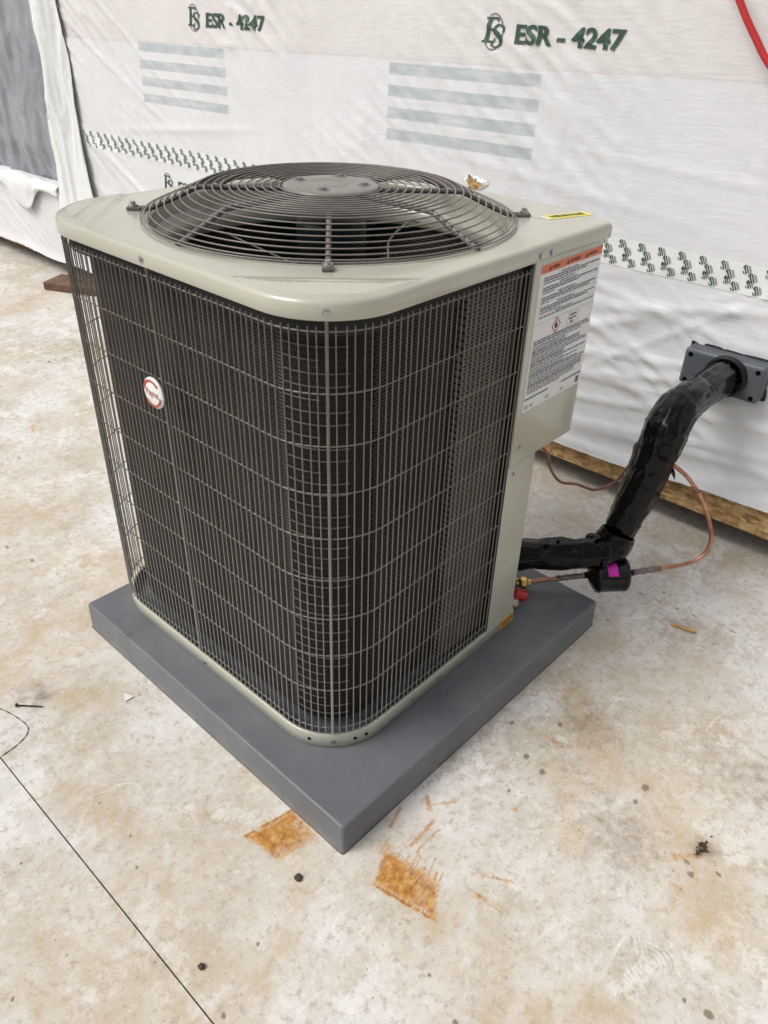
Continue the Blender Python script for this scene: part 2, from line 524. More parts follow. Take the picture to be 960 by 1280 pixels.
LW_ = [1.0]
def stroke2d(pts, wid):
    V = []; F = []
    n = len(pts)
    for i, (x, y) in enumerate(pts):
        a = pts[max(0, i - 1)]; b = pts[min(n - 1, i + 1)]
        tx, ty = b[0] - a[0], b[1] - a[1]
        L = math.hypot(tx, ty) or 1
        w = (wid(i / (n - 1)) if callable(wid) else wid) * LW_[0]
        V += [(x - ty / L * w / 2, y + tx / L * w / 2), (x + ty / L * w / 2, y - tx / L * w / 2)]
    for i in range(n - 1):
        F.append((2 * i, 2 * i + 1, 2 * i + 3, 2 * i + 2))
    return V, F

def join2d(*parts):
    V = []; F = []
    for v, f in parts:
        k = len(V)
        V += list(v); F += [tuple(i + k for i in g) for g in f]
    return V, F

def xf2d(vf, sx=1, sy=1, dx=0, dy=0, sh=0.0):
    return [(x * sx + y * sh * sx + dx, y * sy + dy) for x, y in vf[0]], vf[1]

def rect2d(x0, y0, x1, y1):
    return [(x0, y0), (x1, y0), (x1, y1), (x0, y1)], [(0, 1, 2, 3)]

def es_logo():
    """italic serif E and S inside a thin upright ellipse; about 1 wide, 1 high"""
    P = []
    P.append(stroke2d([(.22, .22), (.22, .88)], .10))                 # stem of E
    P.append(stroke2d([(.08, .215), (.50, .215)], .045))              # foot
    P.append(stroke2d([(.08, .885), (.52, .885)], .045))
    P.append(stroke2d([(.22, .56), (.42, .56)], .045))
    P.append(stroke2d([(.50, .215), (.52, .32)], .04)); P.append(stroke2d([(.51, .885), (.50, .79)], .04))
    P.append(stroke2d([(.42, .50), (.42, .62)], .03))
    E_ = xf2d(join2d(*P), sh=.16)
    s = []
    ctrl = [(.86, .52), (.80, .66), (.66, .70), (.55, .62), (.56, .52), (.68, .42), (.78, .32), (.78, .18), (.66, .07), (.52, .08), (.46, .22)]
    for i in range(len(ctrl) - 1):
        a = ctrl[max(0, i - 1)]; b = ctrl[i]; c = ctrl[i + 1]; d_ = ctrl[min(len(ctrl) - 1, i + 2)]
        for k in range(6):
            t = k / 6
            s.append(tuple(.5 * ((2 * b[j]) + (c[j] - a[j]) * t + (2 * a[j] - 5 * b[j] + 4 * c[j] - d_[j]) * t * t + (-a[j] + 3 * b[j] - 3 * c[j] + d_[j]) * t ** 3) for j in (0, 1)))
    s.append(ctrl[-1])
    S_ = stroke2d(s, lambda t: .035 + .085 * math.exp(-((t - .5) / .2) ** 2))
    ser = stroke2d([(.87, .68), (.86, .50)], .03); ser2 = stroke2d([(.455, .08), (.465, .25)], .03)
    el = stroke2d([(.50 + .33 * math.cos(a), .50 + .51 * math.sin(a)) for a in [R(t) for t in range(-20, 125, 5)]], .022)
    el2 = stroke2d([(.50 + .33 * math.cos(a), .50 + .51 * math.sin(a)) for a in [R(t) for t in range(205, 300, 5)]], .022)
    return join2d(E_, xf2d(join2d(S_, ser, ser2), dx=.0), el, el2)
LW_[0] = 1.35
LOGO = es_logo()
LW_[0] = 1.0

def vnoise(x, y, seed=0):
    """numpy value noise, 0..1"""
    rng = np.random.default_rng(seed)
    tab = rng.random((256, 256))
    xi = np.floor(x).astype(int); yi = np.floor(y).astype(int)
    fx = x - xi; fy = y - yi
    fx = fx * fx * (3 - 2 * fx); fy = fy * fy * (3 - 2 * fy)
    g = lambda a, b: tab[a % 256, b % 256]
    return (g(xi, yi) * (1 - fx) + g(xi + 1, yi) * fx) * (1 - fy) + (g(xi, yi + 1) * (1 - fx) + g(xi + 1, yi + 1) * fx) * fy

def fbm(x, y, seed=0, o=4):
    s = 0; a = .5
    for k in range(o):
        s = s + a * vnoise(x * 2 ** k, y * 2 ** k, seed + k); a *= .5
    return s / (1 - .5 ** o)

# ================================================================== FLOOR
floor = mesh('concrete_floor', [(-60, -60, -.03), (60, -60, -.03), (60, 60, -.03), (-60, 60, -.03)], [(0, 1, 2, 3)], M_joint)
tag(floor, 'worn pale concrete floor with rust marks and joints', 'floor', kind='structure')

STREAKS = [(-0.248, -0.484, -0.2653, -0.5092, 0.0051), (-0.2511, -0.5078, -0.2175, -0.5344, 0.0032), (-0.3516, -0.5341, -0.2792, -0.5313, 0.0039), (-0.3566, -0.5506, -0.2877, -0.5507, 0.0026), (-0.3501, -0.4785, -0.3063, -0.4643, 0.0051), (-0.3054, -0.6711, -0.2765, -0.7192, 0.0039), (-0.3431, -0.6832, -0.3398, -0.7378, 0.0032), (-0.0216, -0.9118, 0.0143, -0.9418, 0.0064), (-0.0756, -0.9299, -0.0735, -0.9478, 0.0039), (0.0562, -0.5878, 0.0559, -0.6126, 0.0064), (-0.1495, -0.626, -0.1467, -0.6395, 0.0039), (0.5708, 3.153, 0.61, 3.2091, 0.0069), (-0.0448, 1.6028, -0.0644, 1.5511, 0.0059)]
SMEARS = [(-0.7212, 0.3936, -0.5941, 0.358, 0.022), (-0.701, 0.4373, -0.6442, 0.4352, 0.014), (-.03, -.93, -.06, -.96, .03), (-.50, -.38, -.56, -.45, .03), (-.56, -.46, -.70, -.52, .02), (.20, -.55, .05, -.72, .03), (.0, -.65, -.12, -.75, .035), (-.62, .28, -.55, .20, .03), (-.40, -.62, -.45, -.68, .02), (-.55, .55, -.72, .42, .05), (-.75, .05, -.70, -.15, .03), (-.35, -.95, -.55, -.80, .03), (-.1, -1.0, .1, -.85, .05)]
DOTS = [(-0.1197, -0.597, .0053), (0.0853, -0.7969, .0093), (0.0394, -0.7994, .0053), (-0.015, -0.9329, .0053), (-0.0335, -0.951, .0067), (0.0022, -0.988, .0053), (-0.2515, -1.039, .0053), (-0.2443, -1.0778, .0093), (-0.5359, -0.7893, .0067), (-0.5085, -0.7129, .004), (-1.0006, -0.2555, .004), (-0.7374, -0.2003, .004), (-0.7098, -0.1317, .004), (-0.6737, -0.4688, .004), (-0.7829, -0.5173, .0053), (0.2906, 2.1187, .0107), (0.6136, 2.7516, .0107), (-0.1876, 1.4073, .0083), (-0.4519, 0.9376, .009), (-0.4312, 0.8246, .006), (0.3285, -0.4123, .0067), (0.0337, -0.4967, .0053), (-0.1481, -0.3335, .008), (0.7137, -0.5279, .0053), (0.4986, -0.4758, .0053), (0.1057, -0.577, .0067), (-0.0215, -0.5732, .008), (-0.0308, -0.6201, .008)]
QUADS = [[(-.559, -.2925), (-.455, -.315), (-.457, -.404), (-.553, -.378)], [(-.395, -.499), (-.363, -.6185), (-.431, -.662), (-.459, -.537)]]

def seg_d(X, Y, x0, y0, x1, y1):
    dx, dy = x1 - x0, y1 - y0
    t = np.clip(((X - x0) * dx + (Y - y0) * dy) / (dx * dx + dy * dy), 0, 1)
    return np.hypot(X - x0 - t * dx, Y - y0 - t * dy)

def quad_sd(X, Y, Q):
    cx = sum(p[0] for p in Q) / 4; cy = sum(p[1] for p in Q) / 4
    s = np.full(X.shape, -1e9)
    for i in range(4):
        x0, y0 = Q[i]; x1, y1 = Q[(i + 1) % 4]
        nx, ny = (y1 - y0), -(x1 - x0)
        L = math.hypot(nx, ny); nx /= L; ny /= L
        if (cx - x0) * nx + (cy - y0) * ny > 0: nx, ny = -nx, -ny
        s = np.maximum(s, (X - x0) * nx + (Y - y0) * ny)
    return s

def slab(name, xs, ys, keep=None):
    X, Y = np.meshgrid(xs, ys, indexing='ij')
    nx, ny = X.shape
    rust = np.zeros(X.shape); dirt = np.zeros(X.shape); tan = np.zeros(X.shape)
    for (a, b, c, d_, w) in STREAKS:
        rust = np.maximum(rust, .52 * np.exp(-((seg_d(X, Y, a, b, c, d_) + (fbm(X * 90, Y * 90, 71) - .5) * .008) / (w * 1.2)) ** 2))
    for i, Q in enumerate(QUADS):
        sd_ = quad_sd(X, Y, Q)
        j = (fbm(X * 80, Y * 80, 11) - .5) * .010
        cx = sum(p[0] for p in Q) / 4; cy = sum(p[1] for p in Q) / 4
        body_ = .70 + .16 * np.clip(((X - cx) * (-.3, -.9)[i] + (Y - cy) * (.95, .4)[i]) / .05, -1, 1) + .60 * (fbm(X * 38 + 9, Y * 38, 5, 4) - .5)
        rust = np.maximum(rust, np.clip(body_, .40, .9) / (1 + np.exp((sd_ + j * .6 + .003) / (.0014 + .0030 * fbm(X * 12, Y * 12, 15)))))
        ea, eb = ((Q[0], Q[1]), (Q[2], Q[3]))[i]
        rust = np.maximum(rust, 1.15 * np.exp(-((seg_d(X, Y, *ea, *eb) + np.abs(fbm(X * 60, Y * 60, 19) - .5) * .012) / .0042) ** 2))
        tan = np.maximum(tan, .55 * np.exp(-np.clip(sd_, 0, 1) / .028))
    # uneven fingers on the upper side of the second stain
    rf = random.Random(12)
    for k in range(11):
        t = (k + rf.uniform(-.35, .35)) / 10
        x0 = -.395 + .032 * t; y0 = -.499 - .1195 * t
        L = rf.choice((.004, .008, .012, .02, .03)); wd = rf.uniform(.0016, .0034)
        rust = np.maximum(rust, rf.uniform(.40, .62) * np.exp(-((seg_d(X, Y, x0 - .012, y0 - .004, x0 + L, y0 + L * rf.uniform(.2, .5)) + (fbm(X * 120, Y * 120, 77) - .5) * .004) / wd) ** 2))
    for (a, b, c, d_, w) in SMEARS:
        tan = np.maximum(tan, .80 * np.exp(-(seg_d(X, Y, a, b, c, d_) / (w * 1.6)) ** 2))
    for (a, b, r) in DOTS:
        dirt = np.maximum(dirt, 1.0 * np.exp(-(np.hypot(X - a, Y - b) / (r * .8)) ** 4))
    # broad foot-worn dirt patches
    dirt = np.maximum(dirt, .30 * np.clip((fbm(X * 1.8 + 3, Y * 1.8, 21, 5) - .50) * 3.0, 0, 1))
    for (a, b, r, s) in ((.15, -.62, .10, .34), (-.05, -.80, .12, .34), (-.66, .33, .06, .40), (.60, -.62, .12, .34), (.25, -.95, .14, .30), (-.80, -.36, .05, .22), (.0305, -.9442, .03, .55), (.75, .3, .5, .20)):
        dirt = np.maximum(dirt, s * np.exp(-(np.hypot(X - a, Y - b) / r) ** 2))
    # hairline crack running off to the right
    jit = (fbm(X * 25, Y * 25, 31) - .5) * .01
    dirt = np.maximum(dirt, .75 * np.exp(-((seg_d(X, Y, .6586, -.4477, .698, -.7993) + np.abs(jit)) / .0022) ** 2))
    # trowel rings
    rr = np.hypot(X + .2398, (Y + .9692) * 1.0)
    dirt = np.maximum(dirt, .33 * (rr < .05) * (rr > .012) * (.5 + .5 * np.cos(rr * 2 * PI / .0085)) * (X + Y > -1.24))
    tan = np.maximum(tan, .55 * np.clip((fbm(X * 2.3 + 1, Y * 2.3 + 4, 61, 5) - .5) * 4, 0, 1))
    Z = (fbm(X * 3, Y * 3, 41) - .5) * .003
    V = np.stack([X, Y, np.minimum(Z - .001, 0)], -1).reshape(-1, 3)
    idx = np.arange(nx * ny).reshape(nx, ny)
    F = np.stack([idx[:-1, :-1], idx[1:, :-1], idx[1:, 1:], idx[:-1, 1:]], -1).reshape(-1, 4)
    if keep is not None:
        cx = X[:-1, :-1].reshape(-1) + (xs[1] - xs[0]) / 2; cy = Y[:-1, :-1].reshape(-1) + (ys[1] - ys[0]) / 2
        F = F[keep(cx, cy)]
    # skirt along the low-x and high-x sides so that the joint has depth
    V = list(map(tuple, V)); F = list(map(tuple, F))
    for row, flip in ((0, False), (nx - 1, True)):
        base = len(V)
        for j_ in range(ny):
            x, y, z = V[idx[row, j_]]
            V.append((x, y, -.029))
        for j_ in range(ny - 1):
            q_ = (idx[row, j_], idx[row, j_ + 1], base + j_ + 1, base + j_)
            F.append(tuple(int(t) for t in (q_ if not flip else q_[::-1])))
    o = mesh(name, V, F, M_floor, floor)
    pad = np.zeros(len(V)); 
    for nm, A in (('rust', rust), ('dirt', dirt), ('tan', tan)):
        at = o.data.attributes.new(nm, 'FLOAT', 'POINT')
        arr = pad.copy(); arr[:nx * ny] = A.reshape(-1)
        at.data.foreach_set('value', arr.astype(np.float32))
    return o

def spaced(segs):
    out = []
    for a, b, st in segs:
        n = max(1, int(round((b - a) / st)))
        out += list(np.linspace(a, b, n, endpoint=False))
    out.append(segs[-1][1])
    return np.array(out)
JX = -0.800
ys_f = spaced([(-60, -6, 9), (-6, -1.6, .4), (-1.6, -.76, .0055), (-.76, -.26, .003), (-.26, .5, .0055), (.5, 3.6, .012), (3.6, 6, .3), (6, 60, 9)])
slab('slab', spaced([(JX + .0014, -.58, .0055), (-.58, -.20, .003), (-.20, .85, .0055), (.85, 1.6, .03), (1.6, 5, .4), (5, 60, 9)]), ys_f)
slab('slab', spaced([(-60, -5, 9), (-5, -1.5, .4), (-1.5, JX - .0014, .0055)]), ys_f)
# the rounded repair patch beside the joint: a shallow proud sheet with an open edge
pc = [(-.7975, .355), (-.755, .352), (-.735, .335), (-.722, .30), (-.722, .262), (-.735, .238), (-.76, .226), (-.7975, .224)]
cr_path = smooth_path([(x, y, .0006) for x, y in [(-.752, .372), (-.738, .345), (-.726, .30), (-.722, .26), (-.735, .238), (-.765, .226), (-.7975, .222)]], 6)
tube('patch_joint', cr_path, lambda i, a: .0008 + .0004 * math.sin(i * 1.7), M_joint, floor, 6)

# ================================================================== PAD
pad = empty('equipment_pad', (0, 0, 0))
tag(pad, 'square slate-grey equipment pad under the air conditioner', 'equipment pad')
PX, PY, PT = .457, .4548, .077
bm = bmesh.new()
bot = [(-PX, -PY), (PX, -PY), (PX, PY), (-PX, PY)]
rr = .007
def round_rect(hx, hy, r, n=5):
    o = []
    for cx, cy, a0 in ((hx - r, hy - r, 0), (-hx + r, hy - r, 90), (-hx + r, -hy + r, 180), (hx - r, -hy + r, 270)):
        for k in range(n + 1):
            a = R(a0 + 90 * k / n)
            o.append((cx + r * math.cos(a), cy + r * math.sin(a)))
    return o
rings = [(0.002, 0.0), (0.0, .003), (-.001, .0715), (-.0022, .0747), (-.0045, .0764), (-.0075, PT)]
loops = []
for off, z in rings:
    loops.append([bm.verts.new((x, y, z)) for x, y in round_rect(PX + off, PY + off, rr)])
n = len(loops[0])
for a, b in zip(loops[:-1], loops[1:]):
    for i in range(n):
        bm.faces.new((a[i], a[(i + 1) % n], b[(i + 1) % n], b[i]))
bm.faces.new(loops[0][::-1]); bm.faces.new(loops[-1])
po = from_bm('pad_body', bm, M_pad, pad)
for p in po.data.polygons:
    p.use_smooth = len(p.vertices) == 4
# ================================================================== AIR CONDITIONER
UR = 0.0085
ux, uy = .0178, .0558
U = empty('air_conditioner', (math.cos(UR) * ux - math.sin(UR) * uy, math.sin(UR) * ux + math.cos(UR) * uy, PT), UR)
tag(U, 'beige square condenser unit with wire grille and domed fan guard on grey pad', 'air conditioner')
H = .926; HW = .4055; RC = .137

def rounded(h, r, chamfer=True, n=14, c0=(.0, .0)):
    """outline counterclockwise, three rounded corners and a chamfer at (+x, -y)"""
    o = []
    for sx, sy, a0 in ((1, 1, 0), (-1, 1, 90), (-1, -1, 180)):
        for k in range(n + 1):
            a = R(a0 + 90 * k / n)
            o.append((sx * (h - r) + r * math.cos(a), sy * (h - r) + r * math.sin(a)))
    if chamfer:
        k = HW - h
        o += [(.360 - k * .6, -h), (h, -.315 + k * .6)]
    else:
        o += [(h, -h)]
    return o

def ray_hit(poly, ang):
    dx, dy = math.cos(ang), math.sin(ang)
    best = None
    for i in range(len(poly)):
        x0, y0 = poly[i]; x1, y1 = poly[(i + 1) % len(poly)]
        ex, ey = x1 - x0, y1 - y0
        den = dx * ey - dy * ex
        if abs(den) < 1e-12: continue
        t = (x0 * ey - y0 * ex) / den
        u = (x0 * dy - y0 * dx) / den
        if t > 0 and -1e-6 <= u <= 1 + 1e-6:
            best = t if best is None else max(best, t)
    return best

# angles: even, plus exact chamfer corners so that they stay crisp
angs = sorted([2 * PI * k / 240 for k in range(240)] + [math.atan2(-HW, .360) % (2 * PI), math.atan2(-.315, HW) % (2 * PI)])
NA = len(angs)
OPEN_R = .338
def emboss(x, y):
    z = 0.0
    for sx, sy in ((-1, -1), (-1, 1), (1, 1)):
        dd = (x * sx + y * sy) / math.sqrt(2); pp = abs(x * sy - y * sx) / math.sqrt(2)
        st = lambda a, b, v: max(0.0, min(1.0, (v - a) / (b - a)))
        z += .0035 * st(.419, .425, dd) * (1 - st(.142, .150, pp))
        z += .0025 * st(.446, .450, dd) * (1 - st(.456, .460, dd)) * (1 - st(.085, .092, pp))
    return z
rows = []
def crow(fr, fz):
    rows.append([(fr(a)[0], fr(a)[1], fz(*fr(a))) for a in angs])
def circ(r): return lambda a: (r * math.cos(a), r * math.sin(a))
def outl(ins):
    poly = rounded(HW - ins, RC - ins)
    hit = [ray_hit(poly, a) for a in angs]
    dct = dict(zip(angs, hit))
    return lambda a: (dct[a] * math.cos(a), dct[a] * math.sin(a))
crow(circ(OPEN_R), lambda x, y: H - .05)
crow(circ(OPEN_R), lambda x, y: H - .007)
crow(circ(OPEN_R + .002), lambda x, y: H - .002)
crow(circ(OPEN_R + .006), lambda x, y: H)
top_in = circ(OPEN_R + .010); top_out = outl(.0095)
NR = 26
for k in range(NR + 1):
    t = k / NR
    f = lambda a, t=t: tuple(p * (1 - t) + q_ * t for p, q_ in zip(top_in(a), top_out(a)))
    crow(f, lambda x, y, t=t: H + emboss(x, y) * (1 if t < 1 else 0))
for ins, dz in ((.0060, .0009), (.0031, .0026), (.0010, .0055), (.0, .0092), (.0, .0285), (.0015, .0300), (.003, .0285), (.003, .016)):
    crow(outl(ins), lambda x, y, dz=dz: H - dz)
V = [p for r_ in rows for p in r_]
F = []
for i in range(len(rows) - 1):
    for k in range(NA):
        l = (k + 1) % NA
        F.append((i * NA + k, (i + 1) * NA + k, (i + 1) * NA + l, i * NA + l))
cap = mesh('top_cap', V, F, M_paint, U, True)
cap['label'] = 'glossy beige sheet-metal top with a round fan opening'
# venturi collar below the opening
V, F = lathe([(OPEN_R + .003, H - .060), (OPEN_R - .003, H - .030), (OPEN_R - .003, H - .080), (OPEN_R + .001, H - .088), (OPEN_R + .005, H - .092), (OPEN_R + .005, H - .088)], 72)
mesh('venturi', V, F, M_paint, cap, True)

# --- fan guard
guard = empty('fan_guard'); guard.parent = U
GZ = .050
def gprof(r):
    if r < .25: return H + GZ
    if r < .333: return H + GZ - .006 * ((r - .25) / .083) ** 2
    return H + GZ - .006
def flank(r): return H + .0485 - (r - .250) * .0435 / .104
ring_spec = [(.0975 + .0153 * k, H + GZ - .0005 * k / 9) for k in range(10)]
ring_spec += [(r, flank(r)) for r in (.2505, .2650, .2795, .2940, .3085, .3225, .3360, .3475, .3535)]
for r, z in ring_spec:
    tube('ring_wire', [(r * math.cos(2 * PI * k / 96), r * math.sin(2 * PI * k / 96), z) for k in range(96)], .0015, M_guard, guard, 6, True)
def spoke_path(ang, end_r, foot):
    o5 = .0062
    pts = [(.07, H + GZ - o5), (.16, H + GZ - o5), (.235, H + GZ - o5), (.2555, flank(.2505) - o5 - .0015), (.285, flank(.285) - o5), (.32, flank(.32) - o5), (.340, flank(.340) - o5)]
    pts += [(.352, H + .0035), (.366, H + .0035)] if foot else [(.352, H - .0005)]
    return [(r * math.cos(ang), r * math.sin(ang), z) for r, z in pts]
for k in range(8):
    a = R(45 * k)
    foot = k % 2 == 1
    tube('spoke', smooth_path(spoke_path(a, .37, foot), 5), (.0050, .0050, .0050, .0050, .0052, .0046, .0052, .0050)[k], M_guard_dk if k in (3, 7, 1, 2, 0) else M_guard, guard, 8)
    if foot:
        bm = bmesh.new()
        bm_box(bm, (.360, -.009, H + .0006), (.386, .009, H + .0065), .0015)
        for v in bm.verts:
            x, y = v.co.x, v.co.y
            v.co.x = x * math.cos(a) - y * math.sin(a); v.co.y = x * math.sin(a) + y * math.cos(a)
        ft = from_bm('mounting_foot', bm, M_guard_dk, guard)
        V, F = lathe([(.0001, .0105), (.0052, .0100), (.0056, .0050), (.0085, .0047), (.0085, .0005)], 6 if False else 12)
        o = mesh('bolt', [(x + .374 * math.cos(a), y + .374 * math.sin(a), z + H + .0058) for x, y, z in V], F, M_zinc, guard)
# hub plate
V, F = lathe([(.0001, .0035), (.032, .0035), (.0335, .0028), (.035, .0035), (.084, .0035), (.089, .002), (.0925, -.0015), (.091, -.003), (.0001, -.003)], 64)
hub = mesh('hub_plate', [(x, y, z + H + GZ) for x, y, z in V], F, mottled('light_taupe_plate', (.185, .174, .158, 1), .08, 30, .36, bump=0), guard, True)
for bx, by in ((-.0195, .0656), (.0672, .0420), (.0408, -.0480), (-.0494, -.0300)):
    V, F = lathe([(.0001, .0072), (.0062, .0066), (.007, .0045), (.0115, .0043), (.013, .0032)], 12)
    mesh('bolt', [(x + bx, y + by, z + H + GZ + .0004) for x, y, z in V], F, M_guard_dk, guard)
# --- fan
fan = empty('fan'); fan.parent = U
V, F = lathe([(.0001, H - .008), (.058, H - .008), (.066, H - .012), (.068, H - .020), (.068, H - .15), (.060, H - .165), (.0001, H - .165)], 40)
mesh('motor', V, F, M_motor, fan, True)
V, F = lathe([(.0001, H - .167), (.050, H - .167), (.052, H - .19), (.0001, H - .195)], 32)
mesh('hub', V, F, M_blade, fan, True)
for k in range(3):
    V = []; F = []
    nr, nt = 10, 9
    for i in range(nr):
        t = i / (nr - 1)
        r = .045 + (.322 - .045) * t
        half = R(24 + 20 * math.sin(PI * min(1, t * .8)))
        for j in range(nt):
            s = j / (nt - 1) * 2 - 1
            a = R(100 + 120 * k) + s * half + .12 * t
            z = H - .205 + .055 * s * (.75 + .25 * t) - .012 * s * s
            V.append((r * math.cos(a), r * math.sin(a), z))
    for i in range(nr - 1):
        for j in range(nt - 1):
            F.append((i * nt + j, i * nt + j + 1, (i + 1) * nt + j + 1, (i + 1) * nt + j))
    b_ = mesh('blade', V, F, M_blade, fan, True)
    md = b_.modifiers.new('thick', 'SOLIDIFY'); md.thickness = .0016
# motor lead
tube('motor_lead', smooth_path([(.27, .17, H - .02), (.18, .14, H - .005), (.10, .07, H + .01), (.05, .02, H + .018)], 8), .0022, M_guard, fan, 6)
tube('motor_lead', smooth_path([(-.05, -.20, H - .06), (.0, -.15, H - .05), (.06, -.10, H - .04), (.16, -.06, H - .03), (.24, -.02, H - .05)], 8), .0022, M_guard, fan, 6)
tube('motor_lead', [(-.02, .325, H - .09), (-.09, -.03, H - .085)], .0018, M_guard, fan, 6)

# --- perimeter path for grille and coil: starts on the right-hand face, runs clockwise round the unit
def peri(h, r, x_start, y_end):
    """returns list of (x, y, nx, ny, s)"""
    pts = []
    def line(x0, y0, x1, y1, nx, ny, st=.002):
        L = math.hypot(x1 - x0, y1 - y0); n_ = max(2, int(L / st))
        for k in range(n_):
            t = k / n_
            pts.append((x0 + (x1 - x0) * t, y0 + (y1 - y0) * t, nx, ny))
    def arc(cx, cy, a0, n_=80):
        for k in range(n_):
            a = R(a0 - 90 * k / n_)
            pts.append((cx + r * math.cos(a), cy + r * math.sin(a), math.cos(a), math.sin(a)))
    k = h - r
    line(x_start, -h, -k, -h, 0, -1); arc(-k, -k, 270)
    line(-h, -k, -h, k, -1, 0); arc(-k, k, 180)
    line(-k, h, k, h, 0, 1); arc(k, k, 90)
    line(h, k, h, y_end, 1, 0)
    s = 0; out = []
    for i, p in enumerate(pts):
        if i: s += math.hypot(p[0] - pts[i - 1][0], p[1] - pts[i - 1][1])
        out.append((*p, s))
    return out
def at_s(P, s):
    lo, hi = 0, len(P) - 1
    while hi - lo > 1:
        mid = (lo + hi) // 2
        if P[mid][4] < s: lo = mid
        else: hi = mid
    a, b = P[lo], P[hi]
    t = (s - a[4]) / max(1e-9, b[4] - a[4])
    return tuple(a[i] + (b[i] - a[i]) * t for i in range(4))

HGR = .3975; RGR = .130
PG = peri(HGR, RGR, .0985, -.18)
grille = empty('coil_guard_grille'); grille.parent = U
WZ = [.8785, .7825, .694, .607, .519, .431, .343, .254, .163, .059]
# vertical wires: one shared mesh
V, F = sweep([(0, 0, .0), (0, 0, .8425)], .00125, 6)
wm = bpy.data.meshes.new('vertical_wire'); wm.from_pydata([tuple(v) for v in V], [], F); wm.materials.append(M_wire)
wm.polygons.foreach_set('use_smooth', [len(p.vertices) == 4 for p in wm.polygons])
V, F = sweep([(0, 0, .0), (0, 0, .866)], lambda i, a: .0027, 8)
sm = bpy.data.meshes.new('seam_rod'); sm.from_pydata([tuple(v) for v in V], [], F); sm.materials.append(M_wire)
sm.polygons.foreach_set('use_smooth', [len(p.vertices) == 4 for p in sm.polygons])
# special rods on the face middle and corner middles
s_corner = (.0985 + (HGR - RGR)) + RGR * PI / 4
s_mid = (.0985 + (HGR - RGR)) + RGR * PI / 2 + (HGR - RGR) + .022
rods = [s_corner, s_mid, s_corner + 2 * (HGR - RGR) + RGR * PI / 2]
pitch = .0137
s = s_corner - pitch * math.floor(s_corner / pitch)
while s < PG[-1][4]:
    near = [r_ for r_ in rods if abs(r_ - s) < pitch * .5]
    x, y, nx, ny = at_s(PG, near[0] if near else s)
    o = bpy.data.objects.new('seam_rod' if near else 'vertical_wire', sm if near else wm)
    jit = random.uniform(-.0005, .0005)
    o.location = (x + nx * .0026 + jit * ny, y + ny * .0026 + jit * nx, .044)
    o.rotation_euler = (random.uniform(-.0012, .0012), random.uniform(-.0012, .0012), 0)
    link(o, grille)
    s += pitch
for z in WZ:
    tube('horizontal_wire', [(p[0], p[1], z) for p in PG[::3]], .0014, M_wire, grille, 6)

# --- coil
def strip(name, P, off0, s0, s1, z0, z1, thick, mat, parent, step=2):
    V = []; F = []; uv = []
    Q = [p for p in P if s0 <= p[4] <= s1][::step]
    for p in Q:
        for zz in (z0, z1):
            V.append((p[0] + p[2] * off0, p[1] + p[3] * off0, zz)); uv.append((p[4], zz))
    m_ = len(Q)
    for p in Q:
        for zz in (z0, z1):
            V.append((p[0] + p[2] * (off0 - thick), p[1] + p[3] * (off0 - thick), zz)); uv.append((p[4], zz))
    for i in range(m_ - 1):
        a, b, c, d_ = 2 * i, 2 * i + 1, 2 * i + 3, 2 * i + 2
        F.append((a, b, c, d_))
        k = 2 * m_
        F.append((k + a, k + d_, k + c, k + b))
        F.append((b, k + b, k + c, c)); F.append((a, d_, k + d_, k + a))
    k = 2 * m_
    F.append((0, k, k + 1, 1)); F.append((k - 2, k - 1, 2 * k - 1, 2 * k - 2))
    o = mesh(name, V, F, mat, parent)
    ul = o.data.uv_layers.new(name='UVMap')
    for lp in o.data.loops:
        ul.data[lp.index].uv = uv[lp.vertex_index]
    return o
HC = .3585; RCO = .098
PC = peri(HC, RCO, .100, -.16)
sA = .100 + HC - RCO; sB = sA + RCO * PI / 2; sC = sB + 2 * (HC - RCO)
coil = empty('condenser_coil'); coil.parent = U
strip('coil_face', PC, 0, 0, sA - .0005, .040, .897, .012, M_coil, coil)
strip('coil_bend', PC, 0, sA, sB, .040, .897, .012, M_coil_dk, coil, 1)
strip('coil_face', PC, 0, sB + .0005, sC, .040, .897, .012, M_coil, coil)
strip('coil_bend', PC, -.001, sC, sC + RCO * PI / 2, .040, .897, .012, M_coil, coil, 1)
strip('coil_face', PC, 0, sC + RCO * PI / 2 + .0005, 10, .040, .897, .012, M_coil, coil)
strip('coil_lit_slab', PC, .017, 0, .150, .042, .888, .016, M_coil_lt, coil)  # added paler slab; light caught by the right-hand fins is painted in
# edge strips where the fins fold at each side of the bend
strip('coil_seam', PC, .0012, sB - .001, sB + .013, .042, .893, .006, M_coil_row, coil, 1)
bend = [p for p in PC if sA + RCO * .45 <= p[4] <= sB]
V, F = sweep([(p[0] + p[2] * .0008, p[1] + p[3] * .0008, 0) for p in bend[::3]], .0016, 6)
tm = bpy.data.meshes.new('coil_tube'); tm.from_pydata([tuple(v) for v in V], [], F); tm.materials.append(M_wire)
tm.polygons.foreach_set('use_smooth', [len(p.vertices) == 4 for p in tm.polygons])
M_tube = mottled('dull_coil_tube', (.072, .067, .060, 1), .2, 60, .5, bump=0)
tm.materials[0] = M_tube
V, F = sweep([(p[0] + p[2] * .0008, p[1] + p[3] * .0008, 0) for p in bend[24::3]], .0016, 6)
tm2 = bpy.data.meshes.new('coil_tube'); tm2.from_pydata([tuple(v) for v in V], [], F); tm2.materials.append(M_tube)
tm2.polygons.foreach_set('use_smooth', [len(p.vertices) == 4 for p in tm2.polygons])
k = 0
z = .055
while z < .89:
    k += 1
    o = bpy.data.objects.new('coil_tube', tm if (k * 7) % 3 else tm2); o.location = (0, 0, z); link(o, coil)
    z += .0218
# dark gasket under the cap and above the base
strip('top_gasket', PG, -.009, 0, 10, .868, .9105, .004, M_black, U)

